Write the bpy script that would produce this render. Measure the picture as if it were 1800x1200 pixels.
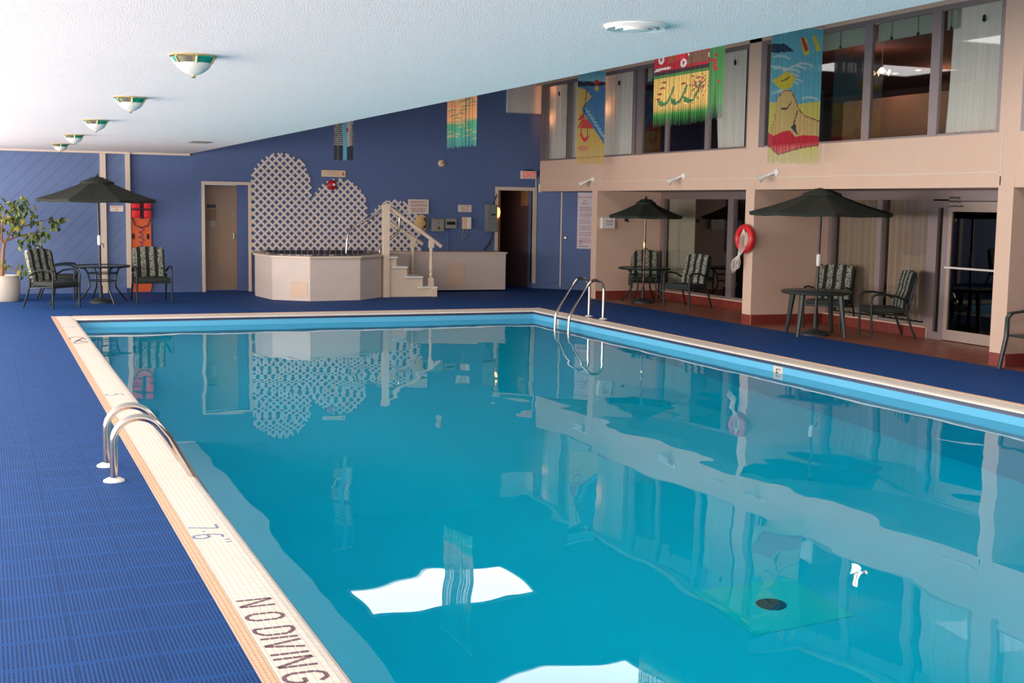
import bpy, bmesh, math, random
import numpy as np
from mathutils import Vector, Matrix
random.seed(7)
for o in list(bpy.data.objects): bpy.data.objects.remove(o)
SC = bpy.context.scene
COL = SC.collection
PI = math.pi

# ------------------------------------------------------------------ camera, world, lights, exposure
cam_d = bpy.data.cameras.new('camera'); cam = bpy.data.objects.new('camera', cam_d); COL.objects.link(cam)
cam_d.sensor_width = 36; cam_d.lens = 44.723; cam_d.clip_start = .05; cam_d.clip_end = 200
R_ = (0.92371692, -0.38275072, 0.01577773); D_ = (-0.0264238, -0.10475097, -0.99414738); F_ = (0.38216336, 0.91789385, -0.10687397)
cam.matrix_world = Matrix(((R_[0], -D_[0], -F_[0], 0), (R_[1], -D_[1], -F_[1], 0), (R_[2], -D_[2], -F_[2], 1.7), (0, 0, 0, 1)))
SC.camera = cam
w = bpy.data.worlds.new('world'); SC.world = w; w.use_nodes = True
w.node_tree.nodes['Background'].inputs[0].default_value = (.75, .85, 1, 1)
w.node_tree.nodes['Background'].inputs[1].default_value = .6
SC.view_settings.view_transform = 'Standard'; SC.view_settings.look = 'None'
SC.view_settings.gamma = 1; SC.view_settings.use_curve_mapping = False
SC.view_settings.exposure = 0.08
try:
    SC.cycles.max_bounces = 10; SC.cycles.diffuse_bounces = 5; SC.cycles.transmission_bounces = 8; SC.cycles.transparent_max_bounces = 16
    SC.cycles.caustics_refractive = True; SC.cycles.caustics_reflective = True
    SC.cycles.sample_clamp_indirect = 40
except Exception: pass
def area(name, loc, rot, sx, sy, power, col):
    l = bpy.data.lights.new(name, 'AREA'); l.shape = 'RECTANGLE'; l.size = sx; l.size_y = sy; l.energy = power; l.color = col
    o = bpy.data.objects.new(name, l); COL.objects.link(o); o.location = loc; o.rotation_euler = rot; return o
# daylight through the long glazed wall on the left (outside the frame)
for i, yc in enumerate((-3.4, 1.6, 6.6, 11.6, 16.6, 21.3)):
    area('window_and_fill_light', (-3.16, yc, 1.3), (0, -PI / 2 - .32, 0), 2.0, 4.2 if i < 5 else 3.6, (120, 225, 325, 330, 330, 315)[i], (1, .91, .84))
area('window_and_fill_light', (2.0, -5.8, 1.35), (PI / 2 + .6, 0, 0), 7.0, 2.1, 200, (1, .91, .84))  # added fill from behind the camera, tilted up to brighten the ceiling

# ------------------------------------------------------------------ helpers
def lin(c):
    return tuple(((x / 255) / 12.92 if x / 255 <= .04045 else ((x / 255 + .055) / 1.055) ** 2.4) for x in c[:3]) + (1,)
MATS = {}
class NT:
    def __init__(s, m): s.t = m.node_tree; s.n = s.t.nodes
    def add(s, typ, **kw):
        n = s.n.new(typ)
        for k, v in kw.items():
            if k.startswith('i_'): n.inputs[k[2:].replace('_', ' ')].default_value = v
            else: setattr(n, k, v)
        return n
    def link(s, a, b): s.t.links.new(a, b)
    def math(s, op, a, b=None, c=None):
        n = s.add('ShaderNodeMath', operation=op)
        for i, v in enumerate((a, b, c)):
            if v is None: continue
            if hasattr(v, 'links') or hasattr(v, 'is_linked'): s.link(v, n.inputs[i])
            else: n.inputs[i].default_value = v
        return n.outputs[0]
    def mix(s, fac, a, b):
        n = s.add('ShaderNodeMix', data_type='RGBA')
        for v, i in ((fac, 0), (a, 6), (b, 7)):
            if hasattr(v, 'is_linked'): s.link(v, n.inputs[i])
            else: n.inputs[i].default_value = v
        return n.outputs[2]
def mat(name, rgb, rough=.6, metal=0, var=.08, scale=6, bump=0, bscale=60, emit=None, estr=0, coat=0, trans=0):
    if name in MATS: return MATS[name]
    m = bpy.data.materials.new(name); m.use_nodes = True; t = NT(m); b = t.n['Principled BSDF']
    b.inputs['Roughness'].default_value = rough; b.inputs['Metallic'].default_value = metal
    c = lin(rgb)
    if var:
        g = t.add('ShaderNodeNewGeometry'); nz = t.add('ShaderNodeTexNoise', i_Scale=scale, i_Detail=4.0)
        t.link(g.outputs['Position'], nz.inputs['Vector'])
        lo = tuple(x * (1 - var) for x in c[:3]) + (1,); hi = tuple(min(1, x * (1 + var)) for x in c[:3]) + (1,)
        t.link(t.mix(nz.outputs[0], lo, hi), b.inputs['Base Color'])
    else: b.inputs['Base Color'].default_value = c
    if bump:
        g2 = t.add('ShaderNodeNewGeometry'); n2 = t.add('ShaderNodeTexNoise', i_Scale=bscale, i_Detail=3.0)
        t.link(g2.outputs['Position'], n2.inputs['Vector'])
        bp = t.add('ShaderNodeBump', i_Strength=bump, i_Distance=.01); t.link(n2.outputs[0], bp.inputs['Height']); t.link(bp.outputs[0], b.inputs['Normal'])
    if emit: b.inputs['Emission Color'].default_value = lin(emit); b.inputs['Emission Strength'].default_value = estr
    if coat: b.inputs['Coat Weight'].default_value = coat
    if trans:
        tr = t.add('ShaderNodeBsdfTranslucent'); tr.inputs[0].default_value = c; mx = t.add('ShaderNodeMixShader'); mx.inputs[0].default_value = trans
        t.link(b.outputs[0], mx.inputs[1]); t.link(tr.outputs[0], mx.inputs[2]); t.link(mx.outputs[0], t.n['Material Output'].inputs[0])
    MATS[name] = m; return m

ORG = {}
def org(o): return ORG.get(o.name, Vector((0, 0, 0))) if o else Vector((0, 0, 0))
def tag(o, label=None, cat=None, group=None, kind=None):
    if label: o['label'] = label
    if cat: o['category'] = cat
    if group: o['group'] = group
    if kind: o['kind'] = kind
    return o
def thing(name, label, cat, loc=(0, 0, 0), group=None, kind=None):
    o = bpy.data.objects.new(name, None); COL.objects.link(o); o.location = loc; o.empty_display_size = .1
    ORG[o.name] = Vector(loc); return tag(o, label, cat, group, kind)
def link_mesh(name, me, parent=None, loc=None):
    o = bpy.data.objects.new(name, me); COL.objects.link(o)
    if parent:
        o.parent = parent; ORG[o.name] = org(parent).copy()
    if loc is not None: o.location = loc
    return o
class MB:
    def __init__(s): s.bm = bmesh.new()
    def face(s, pts):
        try: return s.bm.faces.new([s.bm.verts.new(p) for p in pts])
        except ValueError: return None
    def box(s, a, b, M=None, bev=0):
        x0, y0, z0 = a; x1, y1, z1 = b
        vs = [s.bm.verts.new((M @ Vector(p)) if M else p) for p in ((x0, y0, z0), (x1, y0, z0), (x1, y1, z0), (x0, y1, z0), (x0, y0, z1), (x1, y0, z1), (x1, y1, z1), (x0, y1, z1))]
        fs = [s.bm.faces.new([vs[i] for i in f]) for f in ((3, 2, 1, 0), (4, 5, 6, 7), (0, 1, 5, 4), (1, 2, 6, 5), (2, 3, 7, 6), (3, 0, 4, 7))]
        if bev:
            es = list({e for f in fs for e in f.edges})
            bmesh.ops.bevel(s.bm, geom=es, offset=bev, segments=2, affect='EDGES', profile=.5)
        return s
    def prism(s, poly, axis, a0, a1, M=None):
        def P(p, a):
            v = {0: (a, p[0], p[1]), 1: (p[0], a, p[1]), 2: (p[0], p[1], a)}[axis]
            return (M @ Vector(v)) if M else v
        A = [s.bm.verts.new(P(p, a0)) for p in poly]; B = [s.bm.verts.new(P(p, a1)) for p in poly]; n = len(poly)
        s.bm.faces.new(A); s.bm.faces.new(B[::-1])
        for i in range(n): s.bm.faces.new((A[i], B[i], B[(i + 1) % n], A[(i + 1) % n]))
        return s
    def tube(s, pts, r, n=8, closed=False, flat=1.0):
        pts = [Vector(p) for p in pts]; k = len(pts); rs = r if isinstance(r, (list, tuple)) else [r] * k
        rings = []; prev = None
        for i, p in enumerate(pts):
            if closed: t = pts[(i + 1) % k] - pts[i - 1]
            else: t = pts[min(i + 1, k - 1)] - pts[max(i - 1, 0)]
            t.normalize()
            if prev is None:
                u = t.cross(Vector((0, 0, 1)))
                if u.length < .05: u = t.cross(Vector((0, 1, 0)))
            else:
                u = prev - t * prev.dot(t)
            u.normalize(); v = t.cross(u); prev = u
            rings.append([s.bm.verts.new(p + (u * math.cos(a) + v * math.sin(a) * flat) * rs[i]) for a in [2 * PI * j / n for j in range(n)]])
        m = k if closed else k - 1
        for i in range(m):
            A, B = rings[i], rings[(i + 1) % k]
            for j in range(n): s.bm.faces.new((A[j], A[(j + 1) % n], B[(j + 1) % n], B[j]))
        if not closed:
            s.bm.faces.new(rings[0][::-1]); s.bm.faces.new(rings[-1])
        return s
    def lathe(s, prof, c=(0, 0, 0), n=24, M=None, a0=0, a1=2 * PI):
        c = Vector(c); full = abs(a1 - a0 - 2 * PI) < 1e-6; m = n if full else n + 1
        def P(r, z, a):
            v = Vector((r * math.cos(a), r * math.sin(a), z)); return (M @ v if M else v) + c
        rings = []
        for r, z in prof:
            if r < 1e-6: rings.append([s.bm.verts.new(P(0, z, 0))] * m)
            else: rings.append([s.bm.verts.new(P(r, z, a0 + (a1 - a0) * j / n)) for j in range(m)])
        for A, B in zip(rings, rings[1:]):
            for j in range(n):
                q = [A[j], A[(j + 1) % m], B[(j + 1) % m], B[j]]; u = []
                for v in q:
                    if v not in u: u.append(v)
                if len(u) >= 3:
                    try: s.bm.faces.new(u)
                    except ValueError: pass
        return s
    def mesh(s, name, m, smooth=False, off=Vector((0, 0, 0))):
        bm = s.bm
        bmesh.ops.recalc_face_normals(bm, faces=bm.faces)
        if off.length: bmesh.ops.translate(bm, verts=bm.verts, vec=-off)
        me = bpy.data.meshes.new(name); bm.to_mesh(me); bm.free()
        if m: me.materials.append(m)
        if smooth:
            me.polygons.foreach_set('use_smooth', [True] * len(me.polygons))
            try: me.set_sharp_from_angle(angle=math.radians(40))
            except Exception: pass
        return me
    def build(s, name, m, parent=None, smooth=False, label=None):
        if parent:
            o = link_mesh(name, s.mesh(name, m, smooth, org(parent)), parent)
        else:
            vs = [v.co for v in s.bm.verts]
            lo = [min(v[i] for v in vs) for i in range(3)]; hi = [max(v[i] for v in vs) for i in range(3)]
            c = Vector(((lo[0] + hi[0]) / 2, (lo[1] + hi[1]) / 2, lo[2]))
            o = link_mesh(name, s.mesh(name, m, smooth, c)); o.location = c; ORG[o.name] = c
        if label: o['label'] = label
        return o
def bx(name, a, b, m, parent=None, bev=0): return MB().box(a, b, bev=bev).build(name, m, parent)
def struct(o, label, cat='structure'): return tag(o, label, cat, kind='structure')
def dup(root, loc, rotz, label, name=None):
    r = root.copy(); COL.objects.link(r); r.location = loc; r.rotation_euler = (0, 0, rotz); r['label'] = label
    for ch in list(root.children):
        c = ch.copy(); COL.objects.link(c); c.parent = r
        for g in ch.children:
            d = g.copy(); COL.objects.link(d); d.parent = c
    return r
DG = None
def text(name, s, m, parent, loc, rot, size, align='CENTER', depth=.0008, spacing=1.0, line=1.0):
    cu = bpy.data.curves.new(name, 'FONT'); cu.body = s; cu.size = size; cu.align_x = align; cu.align_y = 'CENTER'; cu.extrude = depth; cu.resolution_u = 2
    cu.space_character = spacing; cu.space_line = line
    tmp = bpy.data.objects.new('tmp', cu); COL.objects.link(tmp)
    bpy.context.view_layer.update()
    me = bpy.data.meshes.new_from_object(tmp.evaluated_get(bpy.context.evaluated_depsgraph_get()))
    bpy.data.objects.remove(tmp); bpy.data.curves.remove(cu)
    Mx = Matrix.Translation(Vector(loc) - org(parent)) @ rot.to_4x4()
    me.transform(Mx); me.materials.clear(); me.materials.append(m); me.name = name
    return link_mesh(name, me, parent)
ROT_BACK = Matrix.Rotation(PI / 2, 3, 'X')                                   # on a wall that faces -Y
ROT_RIGHT = Matrix.Rotation(-PI / 2, 3, 'Z') @ Matrix.Rotation(PI / 2, 3, 'X')  # on a wall that faces -X
ROT_DECK = Matrix.Rotation(-PI / 2, 3, 'Z')                                  # read from the left deck
def arc(c, r, a0, a1, n, ax):
    out = []
    for i in range(n + 1):
        a = a0 + (a1 - a0) * i / n
        out.append({'xz': (c[0] + r * math.cos(a), c[1], c[2] + r * math.sin(a)), 'yz': (c[0], c[1] + r * math.cos(a), c[2] + r * math.sin(a)), 'xy': (c[0] + r * math.cos(a), c[1] + r * math.sin(a), c[2])}[ax])
    return out

# ------------------------------------------------------------------ materials
def tile_mat(name, rgb, grout, sx, sy, gw, axes='xy', rough=.5, var=.12, bump=.3):
    m = bpy.data.materials.new(name); m.use_nodes = True; t = NT(m); b = t.n['Principled BSDF']; b.inputs['Roughness'].default_value = rough
    g = t.add('ShaderNodeNewGeometry'); sp = t.add('ShaderNodeSeparateXYZ'); t.link(g.outputs['Position'], sp.inputs[0])
    a = {'x': sp.outputs[0], 'y': sp.outputs[1], 'z': sp.outputs[2]}
    fx = t.math('FRACT', t.math('DIVIDE', t.math('ADD', a[axes[0]], 50), sx)); fy = t.math('FRACT', t.math('DIVIDE', t.math('ADD', a[axes[1]], 50), sy))
    k = t.math('MULTIPLY', t.math('GREATER_THAN', fx, gw / sx), t.math('GREATER_THAN', fy, gw / sy))
    ix = t.math('FLOOR', t.math('DIVIDE', t.math('ADD', a[axes[0]], 50), sx)); iy = t.math('FLOOR', t.math('DIVIDE', t.math('ADD', a[axes[1]], 50), sy))
    cb = t.add('ShaderNodeCombineXYZ'); t.link(ix, cb.inputs[0]); t.link(iy, cb.inputs[1])
    wn = t.add('ShaderNodeTexWhiteNoise'); t.link(cb.outputs[0], wn.inputs['Vector'])
    c = lin(rgb); lo = tuple(x * (1 - var) for x in c[:3]) + (1,); hi = tuple(min(1, x * (1 + var)) for x in c[:3]) + (1,)
    t.link(t.mix(k, lin(grout), t.mix(wn.outputs['Value'], lo, hi)), b.inputs['Base Color'])
    if bump:
        bp = t.add('ShaderNodeBump', i_Strength=bump, i_Distance=.003); t.link(k, bp.inputs['Height']); t.link(bp.outputs[0], b.inputs['Normal'])
    MATS[name] = m; return m
def mat_matting():
    m = bpy.data.materials.new('blue_matting'); m.use_nodes = True; t = NT(m); b = t.n['Principled BSDF']; b.inputs['Roughness'].default_value = .7; b.inputs['Specular IOR Level'].default_value = .16
    g = t.add('ShaderNodeNewGeometry'); sp = t.add('ShaderNodeSeparateXYZ'); t.link(g.outputs['Position'], sp.inputs[0])
    def slot(ax, n, lo, hi, mg):
        f = t.math('FRACT', t.math('DIVIDE', t.math('ADD', sp.outputs[ax], 60.025), .3))
        ins = t.math('MULTIPLY', t.math('GREATER_THAN', f, mg), t.math('LESS_THAN', f, 1 - mg))
        s = t.math('FRACT', t.math('MULTIPLY', f, n))
        return t.math('MULTIPLY', ins, t.math('MULTIPLY', t.math('GREATER_THAN', s, lo), t.math('LESS_THAN', s, hi)))
    k = t.math('MULTIPLY', slot(0, 19, .22, .74, .008), slot(1, 15, .2, .72, .035))
    nz = t.add('ShaderNodeTexNoise', i_Scale=3.0, i_Detail=3.0); t.link(g.outputs['Position'], nz.inputs['Vector'])
    base = t.mix(nz.outputs[0], lin((24, 72, 136)), lin((32, 84, 150)))
    t.link(t.mix(k, base, lin((5, 7, 30))), b.inputs['Base Color'])
    inv = t.math('SUBTRACT', 1.0, k)
    bp = t.add('ShaderNodeBump', i_Strength=.6, i_Distance=.004); t.link(inv, bp.inputs['Height']); t.link(bp.outputs[0], b.inputs['Normal'])
    MATS['blue_matting'] = m; return m
def mat_glass(name, tint=(.95, .96, .95)):
    m = bpy.data.materials.new(name); m.use_nodes = True; t = NT(m); t.n.remove(t.n['Principled BSDF'])
    tr = t.add('ShaderNodeBsdfTransparent'); tr.inputs[0].default_value = tint + (1,)
    gl = t.add('ShaderNodeBsdfGlossy', i_Roughness=0.0); mx = t.add('ShaderNodeMixShader')
    g = t.add('ShaderNodeNewGeometry'); vd = t.add('ShaderNodeVectorMath', operation='DOT_PRODUCT')
    t.link(g.outputs['Incoming'], vd.inputs[0]); t.link(g.outputs['Normal'], vd.inputs[1])
    k = t.math('POWER', t.math('SUBTRACT', 1.0, t.math('ABSOLUTE', vd.outputs['Value'])), 5.0)
    fr = t.math('ADD', .05, t.math('MULTIPLY', k, .9))     # Schlick reflectance, the same from both sides of the pane
    t.link(fr, mx.inputs[0]); t.link(tr.outputs[0], mx.inputs[1]); t.link(gl.outputs[0], mx.inputs[2]); t.link(mx.outputs[0], t.n['Material Output'].inputs[0])
    MATS[name] = m; return m
def mat_water():
    m = bpy.data.materials.new('pool_water'); m.use_nodes = True; t = NT(m); t.n.remove(t.n['Principled BSDF'])
    rf = t.add('ShaderNodeBsdfRefraction', i_IOR=1.33, i_Roughness=0.0); rf.inputs[0].default_value = (.06, .95, 1, 1)
    gl = t.add('ShaderNodeBsdfGlossy', i_Roughness=0.0); gl.inputs[0].default_value = (1, 1, 1, 1)
    fr = t.add('ShaderNodeFresnel', i_IOR=1.33); mx = t.add('ShaderNodeMixShader')
    g = t.add('ShaderNodeNewGeometry')
    mp = t.add('ShaderNodeMapping'); mp.inputs['Scale'].default_value = (1, .55, 1); t.link(g.outputs['Position'], mp.inputs[0])
    n1 = t.add('ShaderNodeTexNoise', i_Scale=1.3, i_Detail=1.0, i_Roughness=.3); n2 = t.add('ShaderNodeTexNoise', i_Scale=4.5, i_Detail=0.0)
    t.link(mp.outputs[0], n1.inputs['Vector']); t.link(mp.outputs[0], n2.inputs['Vector'])
    h = t.math('ADD', n1.outputs[0], t.math('MULTIPLY', n2.outputs[0], .12))
    bp = t.add('ShaderNodeBump', i_Strength=1.0, i_Distance=.0075); t.link(h, bp.inputs['Height'])
    for x in (rf, gl, fr): t.link(bp.outputs[0], x.inputs['Normal'])
    t.link(fr.outputs[0], mx.inputs[0]); t.link(rf.outputs[0], mx.inputs[1]); t.link(gl.outputs[0], mx.inputs[2]); t.link(mx.outputs[0], t.n['Material Output'].inputs[0])
    return m
def mat_cushion():
    m = bpy.data.materials.new('striped_cushion'); m.use_nodes = True; t = NT(m); b = t.n['Principled BSDF']; b.inputs['Roughness'].default_value = .85
    tc = t.add('ShaderNodeTexCoord'); sp = t.add('ShaderNodeSeparateXYZ'); t.link(tc.outputs['Object'], sp.inputs[0])
    f = t.math('FRACT', t.math('DIVIDE', t.math('ADD', sp.outputs[0], 5.0367), .14))
    dark = t.math('GREATER_THAN', f, .58)
    vo = t.add('ShaderNodeTexNoise', i_Scale=62.0, i_Detail=3.0); t.link(tc.outputs['Object'], vo.inputs['Vector'])
    leaf = t.math('GREATER_THAN', vo.outputs[0], .51)
    flo = t.mix(leaf, lin((158, 160, 142)), lin((38, 50, 42)))
    t.link(t.mix(dark, flo, lin((22, 24, 26))), b.inputs['Base Color'])
    return m
M_MAT = mat_matting(); M_WATER = mat_water(); M_GLASS = mat_glass('window_glass'); M_CUSH = mat_cushion()
M_DGLASS = mat_glass('tinted_glass', (.42, .4, .4))
M_BLUE = mat('blue_wall_paint', (86, 106, 150), .7, var=.05, bump=.15, bscale=30)
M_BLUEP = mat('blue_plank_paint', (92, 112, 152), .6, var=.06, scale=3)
M_CREAM = mat('cream_paint', (212, 180, 158), .7, var=.04)
M_TRIM = mat('cream_trim', (214, 196, 178), .6, var=.04)
M_CEIL = mat('popcorn_ceiling', (250, 240, 233), .95, var=.05, scale=90, bump=.45, bscale=130)
M_ROOF = mat('upper_ceiling', (76, 82, 92), .9)
M_STEEL = mat('polished_steel', (205, 196, 188), .16, 1, var=0)
M_ALU = mat('bronze_aluminium', (152, 138, 138), .4, .5, var=.03)
M_GREEN = mat('dark_green_metal', (30, 42, 38), .4, .2, var=.08)
M_UMB = mat('dark_green_canvas', (40, 46, 38), .85, var=.1, trans=.12)
M_WHITE = mat('white_enamel', (232, 228, 220), .4, var=.03)
M_GREY = mat('grey_enamel', (150, 150, 140), .5, var=.05)
M_BLACK = mat('black_plastic', (16, 16, 18), .4, var=0)
M_SPA = mat('pale_laminate', (212, 196, 184), .5, var=.07, scale=4)
M_BEIGE = mat('beige_panel', (222, 192, 166), .6, var=.05)
M_WOODW = mat('painted_wood', (226, 204, 180), .5, var=.05)
M_REDTXT = mat('red_lettering', (165, 30, 40), .6, var=0)
M_BLKTXT = mat('black_lettering', (50, 40, 45), .6, var=0)
M_SIGN = mat('white_sign', (222, 210, 196), .5, var=.03)
M_PAINT = mat('pool_paint', (96, 186, 224), .5, var=.06, scale=2)
M_PLASTER = mat('pool_plaster', (110, 230, 250), .6, var=.05, scale=2)
M_CURT = mat('sheer_curtain', (240, 234, 226), .9, var=.05, scale=12, trans=.22)
M_TERRA = tile_mat('quarry_tile_floor', (150, 84, 60), (92, 62, 50), .15, .15, .01, 'xy', .35, .2)
M_BRICK = mat('quarry_tile', (128, 52, 44), .4, var=.25, scale=9)
M_COPE = tile_mat('cream_mosaic', (240, 228, 212), (200, 184, 168), .027, .054, .0025, 'xy', .4, .04)
M_PEACH = tile_mat('peach_mosaic', (236, 196, 160), (196, 140, 104), .02, .027, .004, 'xy', .4, .06)
M_NAVY = tile_mat('navy_tile_band', (44, 56, 92), (90, 96, 110), .05, .05, .004, 'yz', .3, .2)
M_NAVYX = tile_mat('navy_tile_band_far', (44, 56, 92), (90, 96, 110), .05, .05, .004, 'xz', .3, .2)
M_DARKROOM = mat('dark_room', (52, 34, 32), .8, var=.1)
M_BROWN = mat('brown_wall', (92, 50, 38), .7, var=.1)
M_TAN = mat('tan_partition', (150, 114, 84), .7, var=.06, scale=3)
M_BRASS = mat('polished_brass', (236, 210, 150), .32, 1, var=0)
M_CHAIRP = mat('green_resin', (44, 52, 50), .35, var=.05)

# ------------------------------------------------------------------ setting: pool, deck, floor
YB, XR, ZC, ZR, XE = 24.0, 10.42, 2.53, 4.15, 3.54
PX0, PX1, PY0, PY1 = 1.185, 8.22, .9, 18.85          # basin inside
CX0, CX1, CY0, CY1 = .875, 8.52, .45, 19.3            # coping outside
WZ = -.13
fl = MB()
TX0, TX1, TY0, TY1 = -.325, .875, 3.575, 19.175
fl.box((-3.2, -6, -.25), (TX0, 24.2, 0)); fl.box((TX0, -6, -.25), (TX1, TY0, 0)); fl.box((TX0, TY1, -.25), (TX1, 24.2, 0)); fl.box((TX0, TY0, -.25), (TX1, TY1, -.014))
fl.box((TX1, CY1, -.25), (10.3, 24.2, 0)); fl.box((10.3, 21.17, -.25), (10.62, 24.2, 0)); fl.box((CX1, -6, -.25), (10.3, CY1, 0)); fl.box((TX1, -6, -.25), (CX1, CY0, 0)); fl.box((9.4, 24.2, -.25), (10.7, 27, 0)); fl.box((10.62, 21.17, -.25), (13.2, 24.2, 0)); fl.box((3.5, 24.2, -.25), (5, 25.2, 0))
FLOOR = struct(fl.build('floor', M_MAT), 'blue perforated matting covering the deck round the pool', 'floor')
tm = MB().box((.0006, .0006, -.014), (.2994, .2994, 0), bev=.0014).mesh('mat_tile', M_MAT)
for i in range(4):
    for j in range(52):
        o = bpy.data.objects.new('mat_tile', tm); COL.objects.link(o); o.parent = FLOOR
        o.location = Vector((TX0 + .3 * i, TY0 + .3 * j, 0)) - org(FLOOR)
struct(bx('floor', (10.3, -6, -.25), (13.2, 21.17, .0), M_TERRA), 'brown quarry tile floor in front of the glazed bays', 'floor')
# basin
bs = MB()
prof = [(PY0, -2.4), (8.2, -2.4), (PY1, -1.1)]
for (ya, za), (yb, zb) in zip(prof, prof[1:]):
    bs.prism([(ya, za), (yb, zb), (yb, zb - .2), (ya, za - .2)], 0, PX0 - .2, PX1 + .2)
bs.box((PX0 - .2, PY0 - .2, -2.4), (PX0, PY1 + .2, -.07)); bs.box((PX1, PY0 - .2, -2.4), (PX1 + .2, PY1 + .2, -.07))
bs.box((PX0, PY0 - .2, -2.4), (PX1, PY0, -.07)); bs.box((PX0, PY1, -2.4), (PX1, PY1 + .2, -.07))
basin = tag(bs.build('pool_basin', M_PLASTER), 'light blue painted basin walls and floor of the swimming pool', 'pool', kind='structure')
for a_, b_ in (((PX0, PY1 - .003, -.16), (PX1, PY1, -.055)), ((PX1 - .003, PY0, -.16), (PX1, PY1, -.055)), ((PX0, PY0, -.16), (PX0 + .003, PY1, -.055)), ((PX0, PY0, -.16), (PX1, PY0 + .003, -.055))): MB().box(a_, b_).build('painted_band', M_PAINT, basin)
nb = MB().box((PX1 - .004, PY0, -.055), (PX1 + .2, PY1, -.02)).build('tile_band', M_NAVY, basin)
MB().box((PX0, PY1 - .004, -.055), (PX1, PY1 + .2, -.02)).build('tile_band', M_NAVYX, basin)
MB().box((PX0 - .2, PY0, -.055), (PX0 + .004, PY1, -.02)).build('tile_band', M_NAVY, basin)
M_DRAIN = mat('drain_surround', (176, 240, 236), .5, var=.03)
dr = thing('pool_drain', 'dark round drain in a pale green square on the deep pool floor', 'drain', (4.67, 6.76, -2.4))
MB().box((4.30, 6.40, -2.4), (5.04, 7.13, -2.385)).build('surround', M_DRAIN, dr)
MB().lathe([(0, -2.37), (.085, -2.372), (.1, -2.385)], (4.67, 6.76, 0), 20).build('grate', mat('drain_grate', (8, 74, 96), .6, var=0), dr)
wt = MB()
wt.face([(PX0, PY0, WZ), (PX1, PY0, WZ), (PX1, PY1, WZ), (PX0, PY1, WZ)])
WATER = tag(wt.build('pool_water', M_WATER), 'calm turquoise pool water reflecting the blue wall and windows', 'water', kind='stuff')
# coping
def cope(name, p0, p1, horizontal, outer, inner, label):
    s = 1 if inner > outer else -1; pr = []
    for d, z in ((0, -.25), (0, .004), (.058, .004), (.062, .002), (.066, .004), (.215, .004), (.26, .003), (.288, -.001), (.304, -.009), (.31, -.024), (.2, -.032), (.2, -.25)):
        pr.append((outer + s * d * abs(inner - outer) / .31, z))
    if horizontal: m = MB().prism(pr, 0, p0, p1)
    else: m = MB().prism(pr, 1, p0, p1)
    o = tag(m.build(name, M_COPE, smooth=False), label, 'pool coping', kind='structure')
    a, b = outer, outer + s * .056 * abs(inner - outer) / .31
    lo, hi = min(a, b), max(a, b)
    if horizontal: MB().box((p0, lo, .002), (p1, hi, .0065)).build('edge_strip', M_PEACH, o)
    else: MB().box((lo, p0, .002), (hi, p1, .0065)).build('edge_strip', M_PEACH, o)
    return o
COPE = cope('pool_coping', CY0, CY1, False, CX0, PX0, 'near left cream mosaic coping with depth marks and NO DIVING')
cope('pool_coping', PX0 - .02, PX1 + .02, True, CY1, PY1, 'far cream mosaic coping along the blue wall end')
cope('pool_coping', CY0, CY1, False, CX1, PX1, 'right cream mosaic coping on the side of the glazed bays')
# lettering in small dark tiles
def strokes(parent, m, segs, w, name='lettering', nd=4):
    b = MB(); z0, z1 = .0042, .0054
    for (ax, ay), (bx_, by) in segs:
        a = Vector((ax, ay)); d = Vector((bx_, by)) - a; L = d.length; d.normalize(); n = Vector((-d.y, d.x)) * w / 2
        k = max(1, round(L / .036)) if nd else 1; gp = .002 if nd else .0015
        for i in range(k):
            p = a + d * (L * i / k + gp); q = a + d * (L * (i + 1) / k - gp)
            b.prism([tuple(p - n), tuple(q - n), tuple(q + n), tuple(p + n)], 2, z0, z1)
    return b.build(name, m, parent)
M_LET = mat('brown_letter_tile', (112, 82, 92), .5, var=.15, scale=40)
XB, XT = .953, 1.104
def seg(*pts): return [((XB + (XT - XB) * p[1], p[0]), (XB + (XT - XB) * q[1], q[0])) for p, q in zip(pts, pts[1:])]
letters = [seg((5.30, 0), (5.30, 1)), seg((5.295, 1), (5.215, 0)), seg((5.21, 0), (5.21, 1)),
    seg((5.08, .98), (5.105, .8), (5.105, .2), (5.08, .02), (5.045, .02), (5.02, .2), (5.02, .8), (5.045, .98), (5.08, .98)),
    seg((4.915, 0), (4.915, 1), (4.87, 1), (4.832, .8), (4.832, .2), (4.87, 0), (4.915, 0)), seg((4.79, 0), (4.79, 1)),
    seg((4.752, 1), (4.708, 0)), seg((4.704, 0), (4.665, 1)), seg((4.605, 0), (4.605, 1)),
    seg((4.555, 0), (4.555, 1)), seg((4.55, 1), (4.47, 0)), seg((4.465, 0), (4.465, 1)),
    seg((4.30, .8), (4.33, 1), (4.37, 1), (4.395, .8), (4.395, .2), (4.37, 0), (4.33, 0), (4.30, .2), (4.30, .45), (4.345, .45))]
for L in letters: strokes(COPE, M_LET, L, .0165)
M_NUM = mat('blue_number_tile', (120, 134, 166), .5, var=.1, scale=40)
def seg2(y0, hgt, x0, pts): return [((x0 + p[1] * hgt, y0 - p[0] * hgt), (x0 + q[1] * hgt, y0 - q[0] * hgt)) for p, q in zip(pts, pts[1:])]
N7 = [(0, 1), (.55, 1), (.5, .75), (.2, 0)]; N6 = [(.5, .95), (.25, 1), (.05, .7), (0, .3), (.12, 0), (.42, 0), (.55, .25), (.42, .52), (.1, .5)]
N5 = [(.5, 1), (.05, 1), (.03, .6), (.35, .62), (.52, .42), (.5, .15), (.3, 0), (0, .1)]; N3 = [(.02, .95), (.4, 1), (.5, .75), (.25, .55), (.5, .35), (.42, .02), (0, .05)]
H7 = .145; X7 = .945
for y, n in ((6.64, N7), (6.45, N6), (11.47, N5), (17.72, N3)): strokes(COPE, M_NUM, seg2(y, H7, X7, n), .014, nd=0)
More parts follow.
